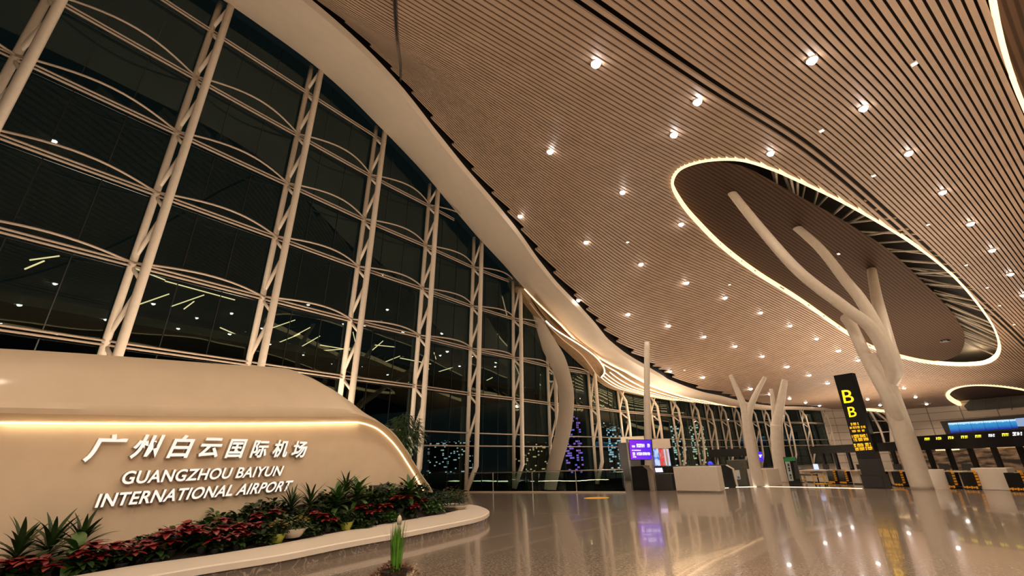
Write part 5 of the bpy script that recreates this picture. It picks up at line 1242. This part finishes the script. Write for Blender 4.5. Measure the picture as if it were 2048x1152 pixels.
def face(pxs, name, mt, parent=None, e=0.0, thick=.06):
    Q = [one(*p) for p in pxs]; n_ = Q[0][1]; P = [q[0] + n_ * e for q in Q]; k = len(P); mb = MB(); mb.add(P + [p - n_ * thick for p in P], [tuple(range(k)), tuple(range(2 * k - 1, k - 1, -1))] + [(i, i + k, (i + 1) % k + k, (i + 1) % k) for i in range(k)])
    o = mb.build(name, mt, parent); 
    if parent is not None: putin(o, parent)
    return o
# lit glazed corridor in the end wall
cg = thing('glazed_corridor', 'warm lit glazing with white bent frames in the end wall behind the black tower', 'glazing', tuple(one(1760, 900)[0]))
face([(1738, 896), (1786, 893), (1780, 824), (1730, 819)], 'pane', 'black', cg, .1); face([(1716, 896), (1740, 895), (1732, 820), (1708, 818)], 'cream_pier', 'beam', cg, .25)
for (x0, y0, x1, y1, x2, y2) in ((1735, 820, 1752, 858, 1765, 888), (1743, 821, 1772, 850, 1782, 888), (1766, 823, 1772, 855, 1778, 887), (1756, 822, 1780, 845, 1786, 886)):
    mb = MB(); mb.tube(catmull([one(x0, y0)[0] + one(x0, y0)[1] * .5, one(x1, y1)[0] + one(x1, y1)[1] * .9, one(x2, y2)[0] + one(x2, y2)[1] * .5], 5), .16, 8); putin(mb.build('bent_frame', 'steel', cg, True), cg)
mb = MB(); mb.tube([one(1724, 819)[0] + one(1724, 819)[1] * .6, one(1782, 825)[0] + one(1782, 825)[1] * .6], .22, 8); putin(mb.build('head_light', 'led_soft', cg), cg)
for y0, y1 in ((842, 843), (866, 863)): mb = MB(); mb.tube([one(1742, y0)[0] + one(1742, y0)[1] * .4, one(1786, y1)[0] + one(1786, y1)[1] * .4], .08, 6); putin(mb.build('transom', 'steel', cg), cg)
# blue video wall
vw = thing('video_wall', 'long blue video wall on the end wall above the check-in signs', 'screen', tuple(one(1965, 850)[0]))
def m_video():
    m = bpy.data.materials.new('video_wall'); m.use_nodes = True; nt = m.node_tree; p = nt.nodes['Principled BSDF']; N = nt.nodes.new; L = nt.links.new
    tc = N('ShaderNodeTexCoord'); s = N('ShaderNodeSeparateXYZ'); L(tc.outputs['Generated'], s.inputs[0]); n_ = N('ShaderNodeTexNoise'); n_.inputs['Scale'].default_value = 9; n_.inputs['Detail'].default_value = 4; L(tc.outputs['Generated'], n_.inputs['Vector']); ad = N('ShaderNodeMath'); ad.operation = 'MULTIPLY_ADD'; ad.inputs[1].default_value = .35; L(n_.outputs['Fac'], ad.inputs[0]); L(s.outputs['Z'], ad.inputs[2]); r = N('ShaderNodeValToRGB'); e = r.color_ramp.elements
    e[0].position = .25; e[0].color = (.005, .02, .3, 1); e[1].position = 1; e[1].color = (.55, .8, 1, 1); x = e.new(.6); x.color = (.02, .22, .55, 1); x = e.new(.95); x.color = (.03, .3, .6, 1); L(ad.outputs[0], r.inputs[0]); L(r.outputs[0], p.inputs['Emission Color']); p.inputs['Emission Strength'].default_value = .9; p.inputs['Base Color'].default_value = (0, 0, 0, 1); return m
vm = m_video()
for x0, x1 in ((1896, 1914.5), (1915.2, 1940), (1940.7, 1966), (1966.7, 1992), (1992.7, 2018), (2018.7, 2031)):
    f = lambda x, t: (x + t * 6, 846 - (x - 1896) * .058 + t * (20 - (x - 1896) * .013))
    face([f(x0, 1), f(x1, 1), f(x1, 0), f(x0, 0)], 'display', vm, vw, .15, .1)
face([(2036, 853), (2075, 852), (2070, 834), (2030, 837)], 'display', mat('pale_screen', (.2, .3, .5), emit=(.35, .5, .8), estr=.6), vw, .15, .1)
face([(1893, 870), (2085, 862), (2085, 826), (1880, 843)], 'bezel', 'black', vw, .03, .05)
# dark clerestory glass below the oval recess at the end wall
cs = thing('clerestory', 'dark clerestory glass band on the end wall under the rim lit oval recess', 'glazing', tuple(one(2000, 805)[0]))
face([(1936, 822), (2080, 812), (2080, 782), (1960, 790), (1940, 800), (1928, 812)], 'dark_pane', 'black', cs, .1)
for x in (1946, 1972, 1998, 2024): mb = MB(); a, n_ = one(x, 820); b, _ = one(x - 5, 786); mb.tube([a + n_ * .15, b + n_ * .15], .05, 4); putin(mb.build('mullion', 'charcoal', cs), cs)
